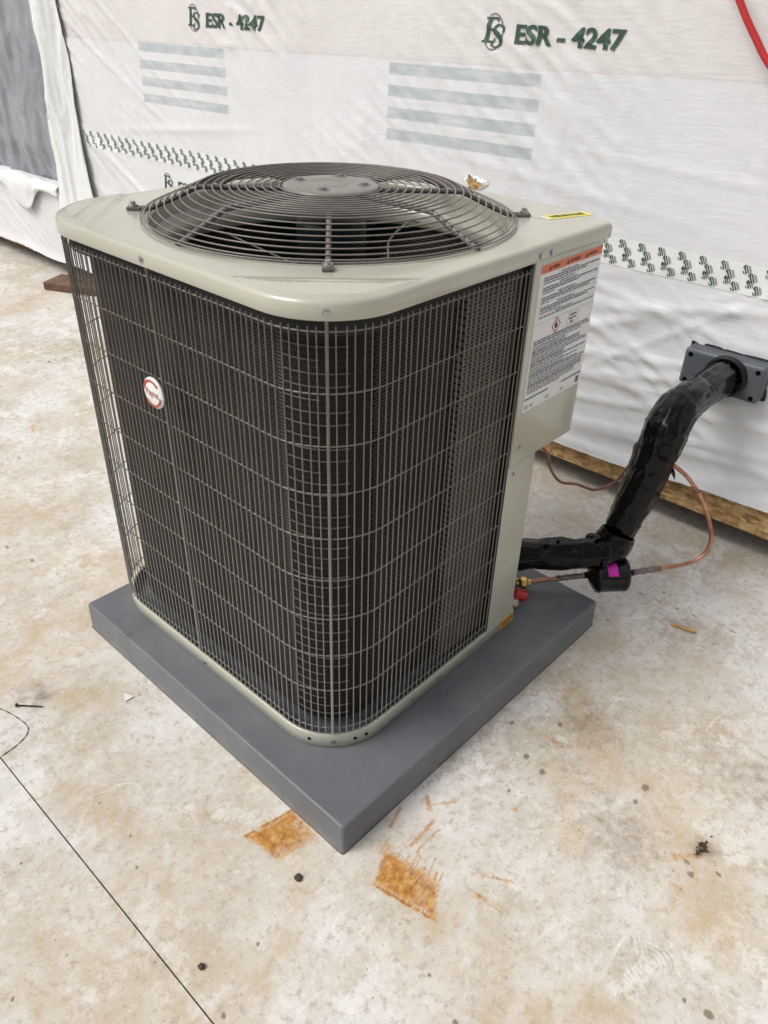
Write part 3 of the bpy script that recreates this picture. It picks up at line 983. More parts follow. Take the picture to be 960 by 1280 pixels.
# --- base pan
def base_outline(ins):
    h = .4005 - ins; r = RC - ins
    o = []
    for sx, sy, a0 in ((1, 1, 0), (-1, 1, 90), (-1, -1, 180)):
        for k in range(15):
            a = R(a0 + 90 * k / 14)
            o.append((sx * (h - r) + r * math.cos(a), sy * (h - r) + r * math.sin(a)))
    o += [(.216 - ins * .4, -h), (h, -.216 + ins * .4)]
    return o
BR = [(.004, .0), (.0, .003), (.0, .0335), (.0012, .036), (.0035, .037), (.0075, .036), (.0085, .034), (.0085, .010), (.05, .008), (.16, .008)]
V = []; F = []
nb = len(base_outline(0))
for ins, zz in BR:
    V += [(x, y, zz) for x, y in base_outline(min(ins, .13))]
for i in range(len(BR) - 1):
    for k in range(nb):
        l = (k + 1) % nb
        F.append((i * nb + k, i * nb + l, (i + 1) * nb + l, (i + 1) * nb + k))
F.append(tuple((len(BR) - 1) * nb + k for k in range(nb)))
bp = mesh('base_pan', V, F, M_paint, U, True)
bp.data.materials.append(M_galv)
for i_, p in enumerate(bp.data.polygons):
    if i_ >= 6 * nb:
        p.material_index = 1
PB = peri(.4005, RC, .21, -.2)
def screw(name, p, n_, r_, mat, parent, proud=.003, hexa=True):
    n_ = Vector(n_).normalized()
    qq = n_.to_track_quat('Z', 'Y')
    V, F = lathe([(.0001, proud), (r_ * .62, proud), (r_ * .66, proud * .45), (r_, proud * .40), (r_, -.001)], 10)
    return mesh(name, [Vector(p) + qq @ Vector(v) for v in V], F, mat, parent)
for s_, z_ in [(s_corner + .112, .018), (s_corner + .112 - .045, .020), (s_corner + .112 + .05, .020), (s_corner + .112 - .07, .020), (s_mid + .112 - .01, .016), (s_corner + .112 - .21, .018), (s_corner + .112 - .30, .018)]:
    x, y, nx, ny = at_s(PB, min(s_, 2.5))
    dark = z_ == .020
    screw('screw', (x, y, z_), (nx, ny, 0), .0042 if dark else .0055, M_hole if dark else M_zinc, bp, .001 if dark else .0028)
# --- cap screws
PCAP = peri(HW, RC, .34, -.2)
for (px, py, nx, ny) in ((-HW + RC - RC * math.sqrt(.5), -HW + RC - RC * math.sqrt(.5), -1, -1), (-HW, .0265, -1, 0), (.113, -HW, 0, -1), (.1476, -HW, 0, -1)):
    screw('screw', (px, py, .9085 if ny == 0 or nx else .9065), (nx, ny, 0), .0062, M_zinc, cap, .0035)

# --- control panels
up = prism('control_panel', [(.1055, -.4015), (.335, -.4015), (.349, -.3985), (.3995, -.306), (.3995, -.105)] + [(.352 * math.cos(R(a_)), .352 * math.sin(R(a_))) for a_ in range(-18, -72, -4)] + [(.1055, -.3365)], .480, .9015, M_paint, U, .0022, 2)
up['label'] = 'beige control box panel carrying the white warning label'
lo = prism('lower_panel', [(.1055, -.3992), (.2065, -.3992), (.2105, -.3965), (.2125, -.391), (.2125, -.30), (.1055, -.30)], .0375, .4797, M_paint, U, .0008, 2)
prism('valve_plate', [(.2105, -.345), (.285, -.345), (.390, -.240), (.390, -.02), (.2105, -.02)], .0375, .4785, M_paint, U, .0018, 2)
box('side_panel', (.3945, -.105, .038), (.3995, .02, .90), M_paint, U, .001)
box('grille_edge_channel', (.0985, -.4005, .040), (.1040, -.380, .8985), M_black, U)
for x_, z_ in ((.1346, .5195), (.1304, .4571)):
    screw('screw', (x_, -.4015 if z_ > .48 else -.3992, z_), (0, -1, 0), .005, M_zinc, up if z_ > .48 else lo, .0025)

# --- warning label (flat print on a thin sticker)
LX0, LX1, LZ0, LZ1, LY = .1265, .3425, .598, .886, -.4022
lab = box('warning_label', (LX0, LY, LZ0), (LX1, -.40145, LZ1), M_white, up)
lab['label'] = 'white warning label with orange header and rows of small print'
def print_face(name, vf, mat, lift, parent):
    V, F = vf
    return mesh(name, [(LX0 + x, LY - lift, LZ0 + y) for x, y in V], F, mat, parent)
LW, LH = LX1 - LX0, LZ1 - LZ0
print_face('label_header', rect2d(0.0005, LH - .016, LW - .0005, LH - .0005), M_orange, .0003, lab)
hd = []
for i, wd in enumerate(('WARNING', 'AVERTISSEMENT', 'ADVERTENCIA')):
    x0 = (.030, .090, .156)[i]
    hd.append(xf2d(text2d(wd, .0085, .0002, 0, .62), dx=x0 + .006, dy=LH - .0115))
    hd.append(([(x0 - .005, LH - .013), (x0 + .004, LH - .013), (x0 - .0005, LH - .004)], [(0, 1, 2)]))
print_face('label_lettering', join2d(*hd), M_blk_ink, .0006, lab)['kind'] = 'stuff'
rng = random.Random(3)
body = []
def row(y, x0, x1, h, dens=.82):
    x = x0
    while x < x1:
        w = rng.uniform(.004, .016)
        w = min(w, x1 - x)
        body.append(rect2d(x, y, x + w, y + h))
        x += w + rng.uniform(.0012, .0026)
y = LH - .0225
rowi = 0
while y > LH - .105:
    g_ = rowi % 4
    x0 = .014
    if g_ == 0: row(y, .070, .130, .0022)
    elif g_ == 1: row(y, x0, LW - .008, .0026)
    elif g_ == 2: row(y, x0, rng.uniform(.12, .19), .0028)
    else: row(y, x0, rng.uniform(.04, .12), .0022)
    y -= .0046; rowi += 1
y = LH - .146
rowi = 0
while y > .034:
    row(y, .006, LW - rng.choice((.006, .012, .035, .09)), .0030 if rowi % 5 in (0, 1) else .0022)
    y -= .0050 if rowi % 5 in (0, 1) else .0042
    rowi += 1
for yy in (.0105, .0065):
    for x0 in (.004, .022, .080, .135): row(yy, x0, x0 + .013, .0018)
body.append(rect2d(.195, .006, .207, .020))
print_face('label_small_print', join2d(*body), M_ink, .0004, lab)['kind'] = 'stuff'
thin = [rect2d(.012, LH - .0485, LW - .002, LH - .0481), rect2d(.012, LH - .0715, LW - .002, LH - .0711), rect2d(.012, LH - .0945, LW - .002, LH - .0941), rect2d(.002, LH - .1105, LW - .002, LH - .1101), rect2d(.0115, LH - .11, .0118, LH - .018)]
print_face('label_rules', join2d(*thin), M_ink, .00055, lab)
print_face('label_bold_rule', join2d(rect2d(.002, .0255, .085, .0280), rect2d(.135, .0255, LW - .004, .0280)), M_blk_ink, .0006, lab)
cx, cy, w = .080, LH - .1265, .0165
dia = ([(cx - w, cy), (cx, cy - w), (cx + w, cy), (cx, cy + w), (cx - w + .003, cy), (cx, cy - w + .003), (cx + w - .003, cy), (cx, cy + w - .003)], [(0, 1, 5, 4), (1, 2, 6, 5), (2, 3, 7, 6), (3, 0, 4, 7)])
print_face('hazard_diamond', dia, M_redink, .0005, lab)
fl = ([(cx - .004, cy - .006), (cx + .004, cy - .006), (cx + .006, cy - .001), (cx + .002, cy + .003), (cx + .001, cy + .009), (cx - .003, cy + .004), (cx - .0055, cy)], [tuple(range(7))])
print_face('flame_symbol', fl, M_blk_ink, .0005, lab)
bx0, by0, bx1, by1 = .122, LH - .139, .158, LH - .113
fr = [rect2d(bx0, by0, bx1, by0 + .0005), rect2d(bx0, by1 - .0005, bx1, by1), rect2d(bx0, by0, bx0 + .0005, by1), rect2d(bx1 - .0005, by0, bx1, by1), rect2d(bx0 + .007, by1 - .008, bx1 - .005, by1 - .0045), rect2d(bx0 + .004, by1 - .0150, bx0 + .016, by1 - .0115), rect2d(bx0 + .018, by1 - .0150, bx1 - .004, by1 - .0115), xf2d(text2d('A2L', .0075, .0003), dx=bx0 + .010, dy=by0 + .003)]
print_face('refrigerant_class_box', join2d(*fr), M_ink, .0005, lab)

# --- badge on the grille
badge = empty('badge'); badge.parent = U
bc = Vector((-.4068, .0465, .6655)); BRD = .0305
V, F = lathe([(.0001, .0034), (BRD * .80, .0030), (BRD * .93, .0018), (BRD, .0), (BRD * .98, -.0035), (.0001, -.0035)], 40)
def bmap(x, y, z): return (bc.x - z, bc.y - x, bc.z + y)
mesh('badge_plate', [bmap(x, y, z) for x, y, z in V], F, M_badge, badge, True)
def arc2d(a0, a1, r, w, n_=24):
    return stroke2d([(r * math.cos(R(a0 + (a1 - a0) * k / n_)), r * math.sin(R(a0 + (a1 - a0) * k / n_))) for k in range(n_ + 1)], w)
M_badge_red = mottled('badge_red', (.42, .055, .03, 1), .3, 70, .35, bump=0)
mesh('badge_arc', [bmap(x, y, .0040) for x, y in arc2d(40, 172, BRD * .80, .0045)[0]], arc2d(40, 172, BRD * .80, .0045)[1], M_badge_red, badge)
mesh('badge_arc', [bmap(x, y, .0040) for x, y in arc2d(-142, -8, BRD * .80, .0045)[0]], arc2d(-142, -8, BRD * .80, .0045)[1], M_badge_red, badge)
tv, tf = text2d('Payne', .0200, 0.0, 0, .84, 'CENTER')
mesh('badge_lettering', [bmap(x, y - .0055, .0042) for x, y in tv], tf, M_badge_red, badge)

# --- small stickers
yA = Vector((.285, -.3147)); yB = Vector((.381, -.349)); ax = (yB - yA).normalized(); ay = Vector((-ax.y, ax.x))
LY_ = (yB - yA).length; WY_ = .030
def ymap(x, y, z): p = yA + ax * x + ay * y; return (p.x, p.y, H + z)
mesh('yellow_sticker', [ymap(*c) for c in ((0, 0, .0006), (LY_, 0, .0006), (LY_, WY_, .0006), (0, WY_, .0006))], [(0, 1, 2, 3)], M_yellow, cap)
mesh('yellow_sticker_edge', [ymap(*c) for c in ((-.008, 0, .0005), (0, 0, .0005), (0, WY_, .0005), (-.008, WY_ * .8, .0005))], [(0, 1, 2, 3)], M_white, cap)
sb = []
x = .010
rng = random.Random(5)
while x < LY_ - .012:
    w = rng.uniform(.002, .005); sb.append(rect2d(x, .008 + rng.uniform(0, .002), x + w, .0215 + rng.uniform(0, .003))); x += w + rng.uniform(.0008, .003)
sv, sf = join2d(*sb)
mesh('yellow_sticker_print', [ymap(a, b, .0011) for a, b in sv], sf, M_blk_ink, cap)
mesh('white_sticker', [ymap(*c) for c in ((-.013, .013, .0006), (-.020, .030, .0006), (-.015, .034, .0006), (-.008, .016, .0006))], [(0, 1, 2, 3)], M_white, cap)
am = box('amber_sticker', (.160, -.4012, .006), (.2135, -.4001, .0335), M_amber, bp)
sb = []
for r_ in range(2):
    x = .166
    while x < .205:
        w = rng.uniform(.002, .007); sb.append(rect2d(x, .012 + .008 * r_, x + w, .0175 + .008 * r_)); x += w + .0015
sv, sf = join2d(*sb)
mesh('amber_sticker_print', [(a, -.4015, b) for a, b in sv], sf, mottled('brown_print', (.22, .09, .02, 1), .3, 90, .5, bump=0), bp)

# --- service valves on the corner plate
valve = empty('service_valve'); valve.parent = U
def local_pt(w):  # world -> unit local
    return U.matrix_world.inverted() @ Vector(w)
bpy.context.view_layer.update()
DG = Vector((1, -1, 0)).normalized()
def diag_tube(name, p0, L, prof, mat, parent, seg=20):
    """lathe along DG from p0"""
    qq = DG.to_track_quat('Z', 'Y')
    V, F = lathe(prof, seg)
    return mesh(name, [Vector(p0) + qq @ Vector(v) for v in V], F, mat, parent, seg > 8)
v0 = local_pt((.352, -.273, .094))
diag_tube('valve_body', v0 - DG * .05, 0, [(.0001, 0), (.011, 0), (.011, .045), (.014, .046), (.014, .052), (.010, .053), (.010, .06), (.0001, .06)], M_brass, valve)
diag_tube('flare_nut', v0 + DG * .010, 0, [(.0001, 0), (.0135, 0), (.0145, .002), (.0145, .014), (.010, .018), (.0085, .026), (.0001, .026)], M_brass, valve, 6)
v1 = Vector((.268, -.362, .036))
V, F = lathe([(.0001, 0), (.0150, .002), (.0160, .006), (.0155, .030), (.0130, .034), (.0001, .034)], 20)
qq = (DG * .90 + Vector((0, 0, -.25))).normalized().to_track_quat('Z', 'Y')
mesh('red_cap', [v1 + qq @ Vector(v) for v in V], F, M_red, valve, True)
V, F = lathe([(.0001, 0), (.016, .0), (.016, .02), (.012, .026), (.0001, .026)], 6)
mesh('valve_foot', [v1 + Vector((-.02, .0, -.012)) + qq @ Vector(v) for v in V], F, mottled('dull_valve_metal', (.45, .42, .36, 1), .2, 80, .4, metal=.8), valve)

# ================================================================== PIPES
pipe = empty('insulated_pipe', (.50, -.42, .0))
tag(pipe, 'thick black tape-wrapped refrigerant pipe bending from the grey wall box to the unit', 'insulated pipe')
def rel(o, pts): return [Vector(p) - o.location for p in pts]
def lumpy(base, amp, seed, wraps=0):
    def f(i, a):
        ca, sa = math.cos(a), math.sin(a)
        v = noise.noise(Vector((ca * 1.2 + seed, sa * 1.2, i * .16)))
        pl_ = 1 - abs(noise.noise(Vector((ca * 3.2 + seed * 2, sa * 3.2, i * .05 + 4)))) * 3.0       # pleats along the pipe
        fo = 1 - abs(noise.noise(Vector((ca * 1.5 + seed * 3, sa * 1.5, i * .45 + 7)))) * 3.0        # folds across it
        b = base(i) if callable(base) else base
        lap = .0022 * (1 - ((i + 2.0 * math.sin(a + seed)) % wraps) / wraps) if wraps else 0          # overlapping turns of tape
        return b * (1 + amp * v + .085 * max(0, pl_) ** 1.5 + .020 * max(0, fo) ** 2) + lap
    return f
up_path = smooth_path([(1.05, -.4456, .5395), (.95, -.4456, .5395), (.80, -.447, .542), (.705, -.448, .540), (.652, -.449, .512), (.630, -.447, .465), (.610, -.442, .395), (.586, -.434, .312), (.562, -.427, .240), (.545, -.423, .186)], 14)
Nu = len(up_path)
def ru(i):
    t = i / (Nu - 1)
    return .0405 + .0095 * math.exp(-((t - .52) / .24) ** 2) - .012 * max(0, (t - .80) / .2)
tube('wrapped_riser', rel(pipe, up_path), lumpy(ru, .06, 1, 15), M_tape, pipe, 52)
lo_path = smooth_path([(.315, -.237, .187), (.37, -.291, .187), (.42, -.340, .187), (.47, -.389, .188), (.52, -.418, .190), (.552, -.428, .194)], 13)
tube('wrapped_run', rel(pipe, lo_path), lumpy(lambda i: .0370 + .002 * math.sin(i * .3), .07, 5, 17), M_tape, pipe, 48)
# lumpy tape around the elbow
el = smooth_path([(.488, -.400, .186), (.518, -.416, .192), (.540, -.425, .208), (.552, -.428, .232)], 8)
tube('tape_elbow', rel(pipe, el), lumpy(.043, .17, 9, 9), M_tape, pipe, 48)
# loose tape tags
def tape_tag(pts):
    V = [Vector(p) - pipe.location for p in pts]
    o = mesh('tape_tag', V, [tuple(range(len(V)))], M_tape, pipe)
    md = o.modifiers.new('t', 'SOLIDIFY'); md.thickness = .0008
tape_tag([(.468, -.40, .224), (.478, -.408, .240), (.505, -.425, .238), (.50, -.42, .215)])
tape_tag([(.405, -.335, .224), (.409, -.339, .238), (.414, -.343, .225)])
tape_tag([(.640, -.50, .395), (.652, -.497, .375), (.655, -.47, .40), (.64, -.48, .43)])

liq = empty('liquid_line', (.52, -.44, .0))
tag(liq, 'thin copper line with a black filter drier cylinder joined by a brass nut', 'copper line')
tube('copper_stub', rel(liq, smooth_path([(.372, -.292, .0955), (.41, -.330, .104), (.45, -.369, .112), (.487, -.406, .119)], 6)), .0055, M_copper, liq, 10)
tube('joint_sleeve', rel(liq, smooth_path([(.425, -.345, .107), (.45, -.369, .112), (.478, -.397, .117)], 5)), lambda i, a: .0078 + .001 * math.sin(i * 2.1), mottled('dull_brazed_joint', (.22, .18, .17, 1), .4, 90, .5, metal=.8), liq, 10)
dr0 = Vector((.478, -.397, .1175)) - liq.location
qq = Vector((.705, -.705, .055)).normalized().to_track_quat('Z', 'Y')
V, F = lathe([(.0001, -.004), (.008, -.004), (.009, .006), (.020, .010), (.036, .018), (.0465, .026), (.0478, .033), (.0462, .036), (.0462, .092), (.0478, .095), (.0465, .101), (.038, .108), (.020, .114), (.009, .115), (.008, .125), (.0001, .125)], 36)
dr = mesh('filter_drier', [dr0 + qq @ Vector(v) for v in V], F, M_drier, liq, True)
dr['label'] = 'black filter drier canister with a magenta tag'
# magenta tag: curved patch on the upper, camera-facing side
axd = qq @ Vector((0, 0, 1)); upd = Vector((0, 0, 1)); upd = (upd - axd * upd.dot(axd)).normalized(); sd = axd.cross(upd)
if sd.dot(Vector((-1, -1, 0))) < 0: sd = -sd
V = []; F = []
for i in range(7):
    a = R(8 + 52 * i / 6)
    for j in range(2):
        p = dr0 + axd * (.044 + .026 * j + .004 * i / 6) + (upd * math.cos(a) + sd * math.sin(a)) * .0468
        V.append(p)
for i in range(6): F.append((2 * i, 2 * i + 1, 2 * i + 3, 2 * i + 2))
mesh('magenta_tag', V, F, M_magenta, dr, True)
cop = smooth_path([(.562, -.480, .1245), (.60, -.515, .133), (.65, -.560, .143), (.69, -.588, .152), (.715, -.602, .176), (.722, -.602, .215), (.708, -.588, .27), (.682, -.558, .34), (.655, -.520, .395), (.635, -.475, .425)], 8)
tube('copper_bend', rel(liq, cop), .0054, M_copper, liq, 10)
tube('joint_sleeve', rel(liq, cop[1:12]), lambda i, a: .0078 + .001 * math.sin(i * 1.9), bpy.data.materials['dull_brazed_joint'], liq, 10)

cab = empty('thermostat_cable', (.55, -.27, 0))
tag(cab, 'thin brown cable sagging behind the unit to the black pipe', 'cable')
tube('cable', rel(cab, smooth_path([(.40, -.10, .47), (.46, -.16, .44), (.508, -.209, .40), (.521, -.224, .348), (.542, -.247, .3085), (.570, -.279, .303), (.590, -.30, .292), (.606, -.320, .288), (.632, -.349, .307), (.640, -.367, .340), (.636, -.385, .385), (.625, -.41, .42)], 7)), .0040, mottled('brown_cable', (.30, .135, .09, 1), .2, 60, .45, bump=0), cab, 8)

# ================================================================== WALL BOX
WA = .0255
wb = empty('wall_box', (1.0198 + .0255 * .43, -.43, .535), WA)
tag(wb, 'slate-grey wall penetration box with four screw holes where the black pipe enters', 'wall box')
box('box_body', (-.062, -.110, -.050), (-.004, .106, .052), M_box, wb, .010, 3)
box('gasket', (-.014, -.116, -.056), (.012, .112, .058), M_gasket, wb, .006, 2)
for yy, zz in ((.088, .036), (.088, -.036), (-.092, .036), (-.092, -.036)):
    V, F = lathe([(.0001, .0002), (.0066, .0002), (.0070, -.002)], 14)
    mesh('screw_hole', [(-.0625 - z_, x_ + yy, y_ + zz) for x_, y_, z_ in V], F, M_hole, wb)
V, F = lathe([(.044, .0), (.056, .0), (.056, .012), (.052, .016), (.046, .016), (.044, .0)], 32)
mesh('pipe_collar', [(-.0615 - z_, x_ - .0156, y_ + .0045) for x_, y_, z_ in V], F, M_gasket, wb, True)

# ================================================================== BUILDING
B = empty('wrapped_building', (1.0198, 0, 0), WA)
tag(B, 'modular building wall covered in white printed house wrap, raised off the floor', 'building')
def nz(y, z, s=0.0): return noise.noise(Vector((y, z, s)))
FOLDS = [(2.35, .62, .55, .012, .008), (2.45, .60, .75, .010, .007), (2.2, .55, .45, .014, .008), (2.5, .66, .95, .009, .006), (2.45, 1.10, .50, .010, .007), (2.3, 1.22, .62, .010, .007), (2.5, 1.26, .8, .009, .006), (1.9, .88, -.10, .012, .005), (-.1, .66, .16, .012, .009), (-.05, .55, .28, .014, .010), (.05, .47, .05, .012, .009), (-.35, .68, -.22, .010, .008), (-.25, .38, .30, .016, .009), (-.3, .62, -.7, .009, .007), (.2, .92, .10, .012, .005), (-.2, 1.00, .05, .010, .004)]
FOLDS = [(a_, b_, c_, d_, e_ * (.62 if a_ < .5 else 1)) for a_, b_, c_, d_, e_ in FOLDS]
def crease(y, z):
    """outward relief of the wrap (m)"""
    h = .006 * nz(y * 1.3, z * 1.6, 1.0)
    # diagonal pulls in the upper sheet and on the left
    u = y * .79 + z * .61; v = -y * .61 + z * .79
    msk = max(0, nz(y * 1.7 + 5, z * 2.2, 3.0) + .25)
    rdg = 1 - abs(nz(u * 3.0, v * 22, 2.0)) * 2.2
    h += .0120 * msk * max(0, rdg) ** 3
    rdg2 = 1 - abs(nz(u * 5.0 + 7, v * 34, 9.0)) * 2.2
    h += .0050 * max(0, nz(y * 1.1 + 2, z * 1.9, 5.0) + .05) * max(0, rdg2) ** 2.5
    # long shallow swags on the right below the tape
    if y < 1.2:
        k = max(0, min(1, (1.2 - y) / .6)) * max(0, min(1, (.80 - z) / .2))
        sw = z + .10 * math.sin((y + .5) * 1.4)
        rd = 1 - abs(nz(y * 1.6 + 3, sw * 13, 6.0)) * 2.4
        h += k * .009 * max(0, rd) ** 2.5
    # vertical-ish ripples
    rp = 1 - abs(nz(y * 16, z * 2.0, 8.0)) * 2.2
    h += .0010 * max(0, rp) ** 2
    h += .0008 * nz(y * 30, z * 30, 4.0)
    # a few long slack folds
    for (a_, b_, sl, wd, amp) in FOLDS:
        t_ = (y - a_) * sl + b_ - z
        if abs(t_) < wd * 4 and abs(y - a_) < .55:
            h += amp * math.exp(-(t_ / wd) ** 2) * max(0, 1 - (abs(y - a_) / .55) ** 2)
    return h
def seam_z(y): return 1.2025 - .0125 * y - .002 * math.sin(y * 6)
def hem_z(y):
    P_ = [(-3, .21), (-.9, .196), (-.64, .182), (-.3, .160), (.04, .144), (1, .118), (3.2, .090), (3.9, .106), (7, .10)]
    for (a, b), (c, d_) in zip(P_[:-1], P_[1:]):
        if a <= y <= c: return b + (d_ - b) * (y - a) / (c - a) + .004 * math.sin(y * 11)
    return .12
def sheet(name, ys, zf, nzr, mat, off, keep=None, curl=0.0):
    """zf(y) -> (z0, z1); nzr rows"""
    V = []; F = []
    for y in ys:
        z0, z1 = zf(y)
        for j in range(nzr + 1):
            t = j / nzr
            z = z0 + (z1 - z0) * t
            o_ = crease(y, z) + off
            if curl: o_ += curl * max(0, 1 - (z - z0) / .06) ** 2
            V.append((-o_, y, z))
    for i in range(len(ys) - 1):
        for j in range(nzr):
            a = i * (nzr + 1) + j
            if keep is None or keep((ys[i] + ys[i + 1]) / 2, V[a][2]):
                F.append((a, a + 1, a + nzr + 2, a + nzr + 1))
    return mesh(name, V, F, mat, B, True)
ys_w = list(spaced([(-3.5, -1.1, .1), (-1.1, 4.4, .011), (4.4, 7, .1)]))
OP_Y, OP_Z = 2.93, .50
lower = sheet('lower_wrap', ys_w, lambda y: (hem_z(y), min(seam_z(y), OP_Z) if y > OP_Y else seam_z(y)), 96, M_wrap_lo, .006, curl=.012)
upper = sheet('upper_wrap', list(spaced([(-3.5, -1.1, .1), (-1.1, OP_Y, .011)])), lambda y: (seam_z(y) - .12, 1.62), 52, M_wrap_up, .001)
sheet('upper_wrap', list(spaced([(-3.5, 7, .08)])), lambda y: (1.60 if y < OP_Y else 2.3, 2.75), 12, M_wrap_up, .001)
lower['label'] = 'lower sheet of white wrap overlapping the pinkish sheet above'

def decal(name, vf, mat, y0, z0, sx, sz, lift, parent, maxe=.012, surf=crease, flip=False):
    """flat print laid on the wrinkled sheet; x of the print runs towards -y"""
    bm = bmesh.new()
    vs = [bm.verts.new((x * sx, y * sz, 0)) for x, y in vf[0]]
    for f in vf[1]:
        try: bm.faces.new([vs[i] for i in f])
        except ValueError: pass
    for it in range(6):
        es = [e for e in bm.edges if e.calc_length() > maxe]
        if not es: break
        bmesh.ops.subdivide_edges(bm, edges=es, cuts=1)
        bmesh.ops.triangulate(bm, faces=[f for f in bm.faces if len(f.verts) > 4])
    for v in bm.verts:
        y = y0 + (v.co.x if flip else -v.co.x); z = z0 + v.co.y
        v.co = (-(surf(y, z) + lift), y, z)
    me = bpy.data.meshes.new(name)
    bm.to_mesh(me); bm.free()
    me.materials.append(mat)
    me.polygons.foreach_set('use_smooth', [True] * len(me.polygons))
    return link(bpy.data.objects.new(name, me), parent)
PER = 1.36
tv = text2d('ESR - 4247', .0625, .0016, .06, .80)
xw = max(v[0] for v in tv[0])
tv = ([(v[0] * .332 / xw, v[1]) for v in tv[0]], tv[1])
tv2 = ([(x + .0022, y) for x, y in tv[0]], tv[1])
def clip_y(vf, y0, lim):
    return vf[0], [f for f in vf[1] if max(y0 - vf[0][i][0] for i in f) < lim]
for k in (-1, 0, 1, 2):
    if k == 2:
        decal('printed_lettering', clip_y(tv, .364 + PER * k, OP_Y), M_green, .364 + PER * k, 1.2565 - .012 * k, 1, 1, .0034, upper)
        continue
    decal('printed_logo', LOGO, M_green, .478 + PER * k, 1.239 - .010 * k, .092, .083, .0034, upper)
    decal('printed_lettering', tv, M_green, .364 + PER * k, 1.2565 - .012 * k, 1, 1, .0034, upper)
    decal('printed_lettering', tv2, M_green, .364 + PER * k, 1.2565 - .012 * k, 1, 1, .0037, upper)
for k in (-1, 0, 1):
    decal('printed_logo', LOGO, M_green, .765 + PER * k, .607, .092, .083, .0076, lower)
    decal('printed_lettering', tv, M_green, .651 + PER * k, .624, 1, 1, .0076, lower)
# seam tape: a band with staggered little marks
def tape_z(y): return .770 - .010 * y / 2.6 + .006
band = []
tp_ys = list(spaced([(-3, -1, .1), (-1, 2.95, .012)]))
V = []; F = []
for y in tp_ys:
    for j in range(7):
        z = tape_z(y) - .038 + .076 * j / 6
        V.append((-(crease(y, z) + .0072), y, z))
for i in range(len(tp_ys) - 1):
    for j in range(6):
        a = i * 7 + j
        F.append((a, a + 1, a + 8, a + 7))
tape = mesh('seam_tape', V, F, M_tape_w, B, True)
def mini():
    P_ = [stroke2d([(-.05, .90), (.38, .0)], .17), stroke2d([(.20, 1.0), (.66, .06)], .15), stroke2d([(.46, 1.02), (.88, .16)], .07), stroke2d([(.62, 1.0), (.98, .26)], .05)]
    P_ += [stroke2d([(-.14, .62), (.02, 1.0)], .12), stroke2d([(.0, .98), (.2, .99)], .10), stroke2d([(-.10, .26), (.06, -.02)], .14), stroke2d([(.06, .0), (.3, .04)], .09), stroke2d([(.02, .48), (.2, .56)], .09)]
    return join2d(*P_)
MINI = mini()
PERT = .0575
for side, (y0, y1) in enumerate(((-1.0, .30), (1.2, 2.75))):
    parts = []
    k = math.floor(y0 / PERT)
    while k * PERT < y1:
        yc = k * PERT
        zt = tape_z(yc)
        for dx, dz, s in ((.0, .014, .020), (.018, -.006, .022), (.016, -.020, .018), (.038, -.033, .021)):
            parts.append(xf2d(MINI, s, s, -yc + dx, zt - tape_z(0) + dz))
        k += 1
    vf = join2d(*parts)
    decal('tape_print', vf, M_green if side == 0 else M_green_lt, 0, tape_z(0), 1, 1, .0090, tape, .03)['kind'] = 'stuff'

# rim board pieces below the wrap
yb = [-3.5, -.675, .575, 1.81, 3.05, 4.3, 7.0]
for a, b in zip(yb[:-1], yb[1:]):
    box('rim_board', (.004, a + .0015, .080), (.042, b - .0015, .235), M_osb, B, .0015, 1)
box('floor_deck', (.0435, -3.5, .082), (3.2, 7.0, .235), M_dkwood, B)
# wall studs / sheathing core behind the wrap so that the building is solid
core = box('wall_core', (.010, -3.49, .236), (.12, OP_Y - .02, 2.74), M_osb, B)
box('wall_core', (.010, OP_Y - .02, .236), (.12, 6.99, OP_Z - .02), M_osb, B)
box('wall_core', (.010, OP_Y - .02, 2.3), (.12, 6.99, 2.74), M_osb, B)
box('roof_deck', (.0, -3.5, 2.745), (3.2, 7.0, 2.85), M_wrap_up, B)
for x_ in (.7, 2.4):
    box('timber_sleeper', (x_, -3.3, .0), (x_ + .14, 6.8, .0815), M_dkwood, B)
# grey plastic sheet inside the opening
V = []; F = []
gys = list(spaced([(OP_Y - .02, 4.4, .014), (4.4, 7, .1)])); nzr = 90
for y in gys:
    for j in range(nzr + 1):
        z = OP_Z - .03 + (2.32 - OP_Z) * j / nzr
        rd = 1 - abs(nz(y * 9, z * 1.3, 12.0)) * 2.2
        h = .024 * max(0, rd) ** 2 + .022 * nz(y * 4, z * 3, 14.0) + .010 * max(0, 1 - abs(nz(y * 20, z * 6, 15.0)) * 2.5) + .004 * nz(y * 40, z * 18, 17.0)
        V.append((.045 - h, y, z))
for i in range(len(gys) - 1):
    for j in range(nzr):
        a = i * (nzr + 1) + j
        F.append((a, a + 1, a + nzr + 2, a + nzr + 1))
gs = mesh('grey_plastic_sheet', V, F, M_grey_sheet, B, True)
box('opening_sill', (.004, OP_Y, OP_Z - .019), (.125, 6.9, OP_Z - .004), M_dkwood, B)
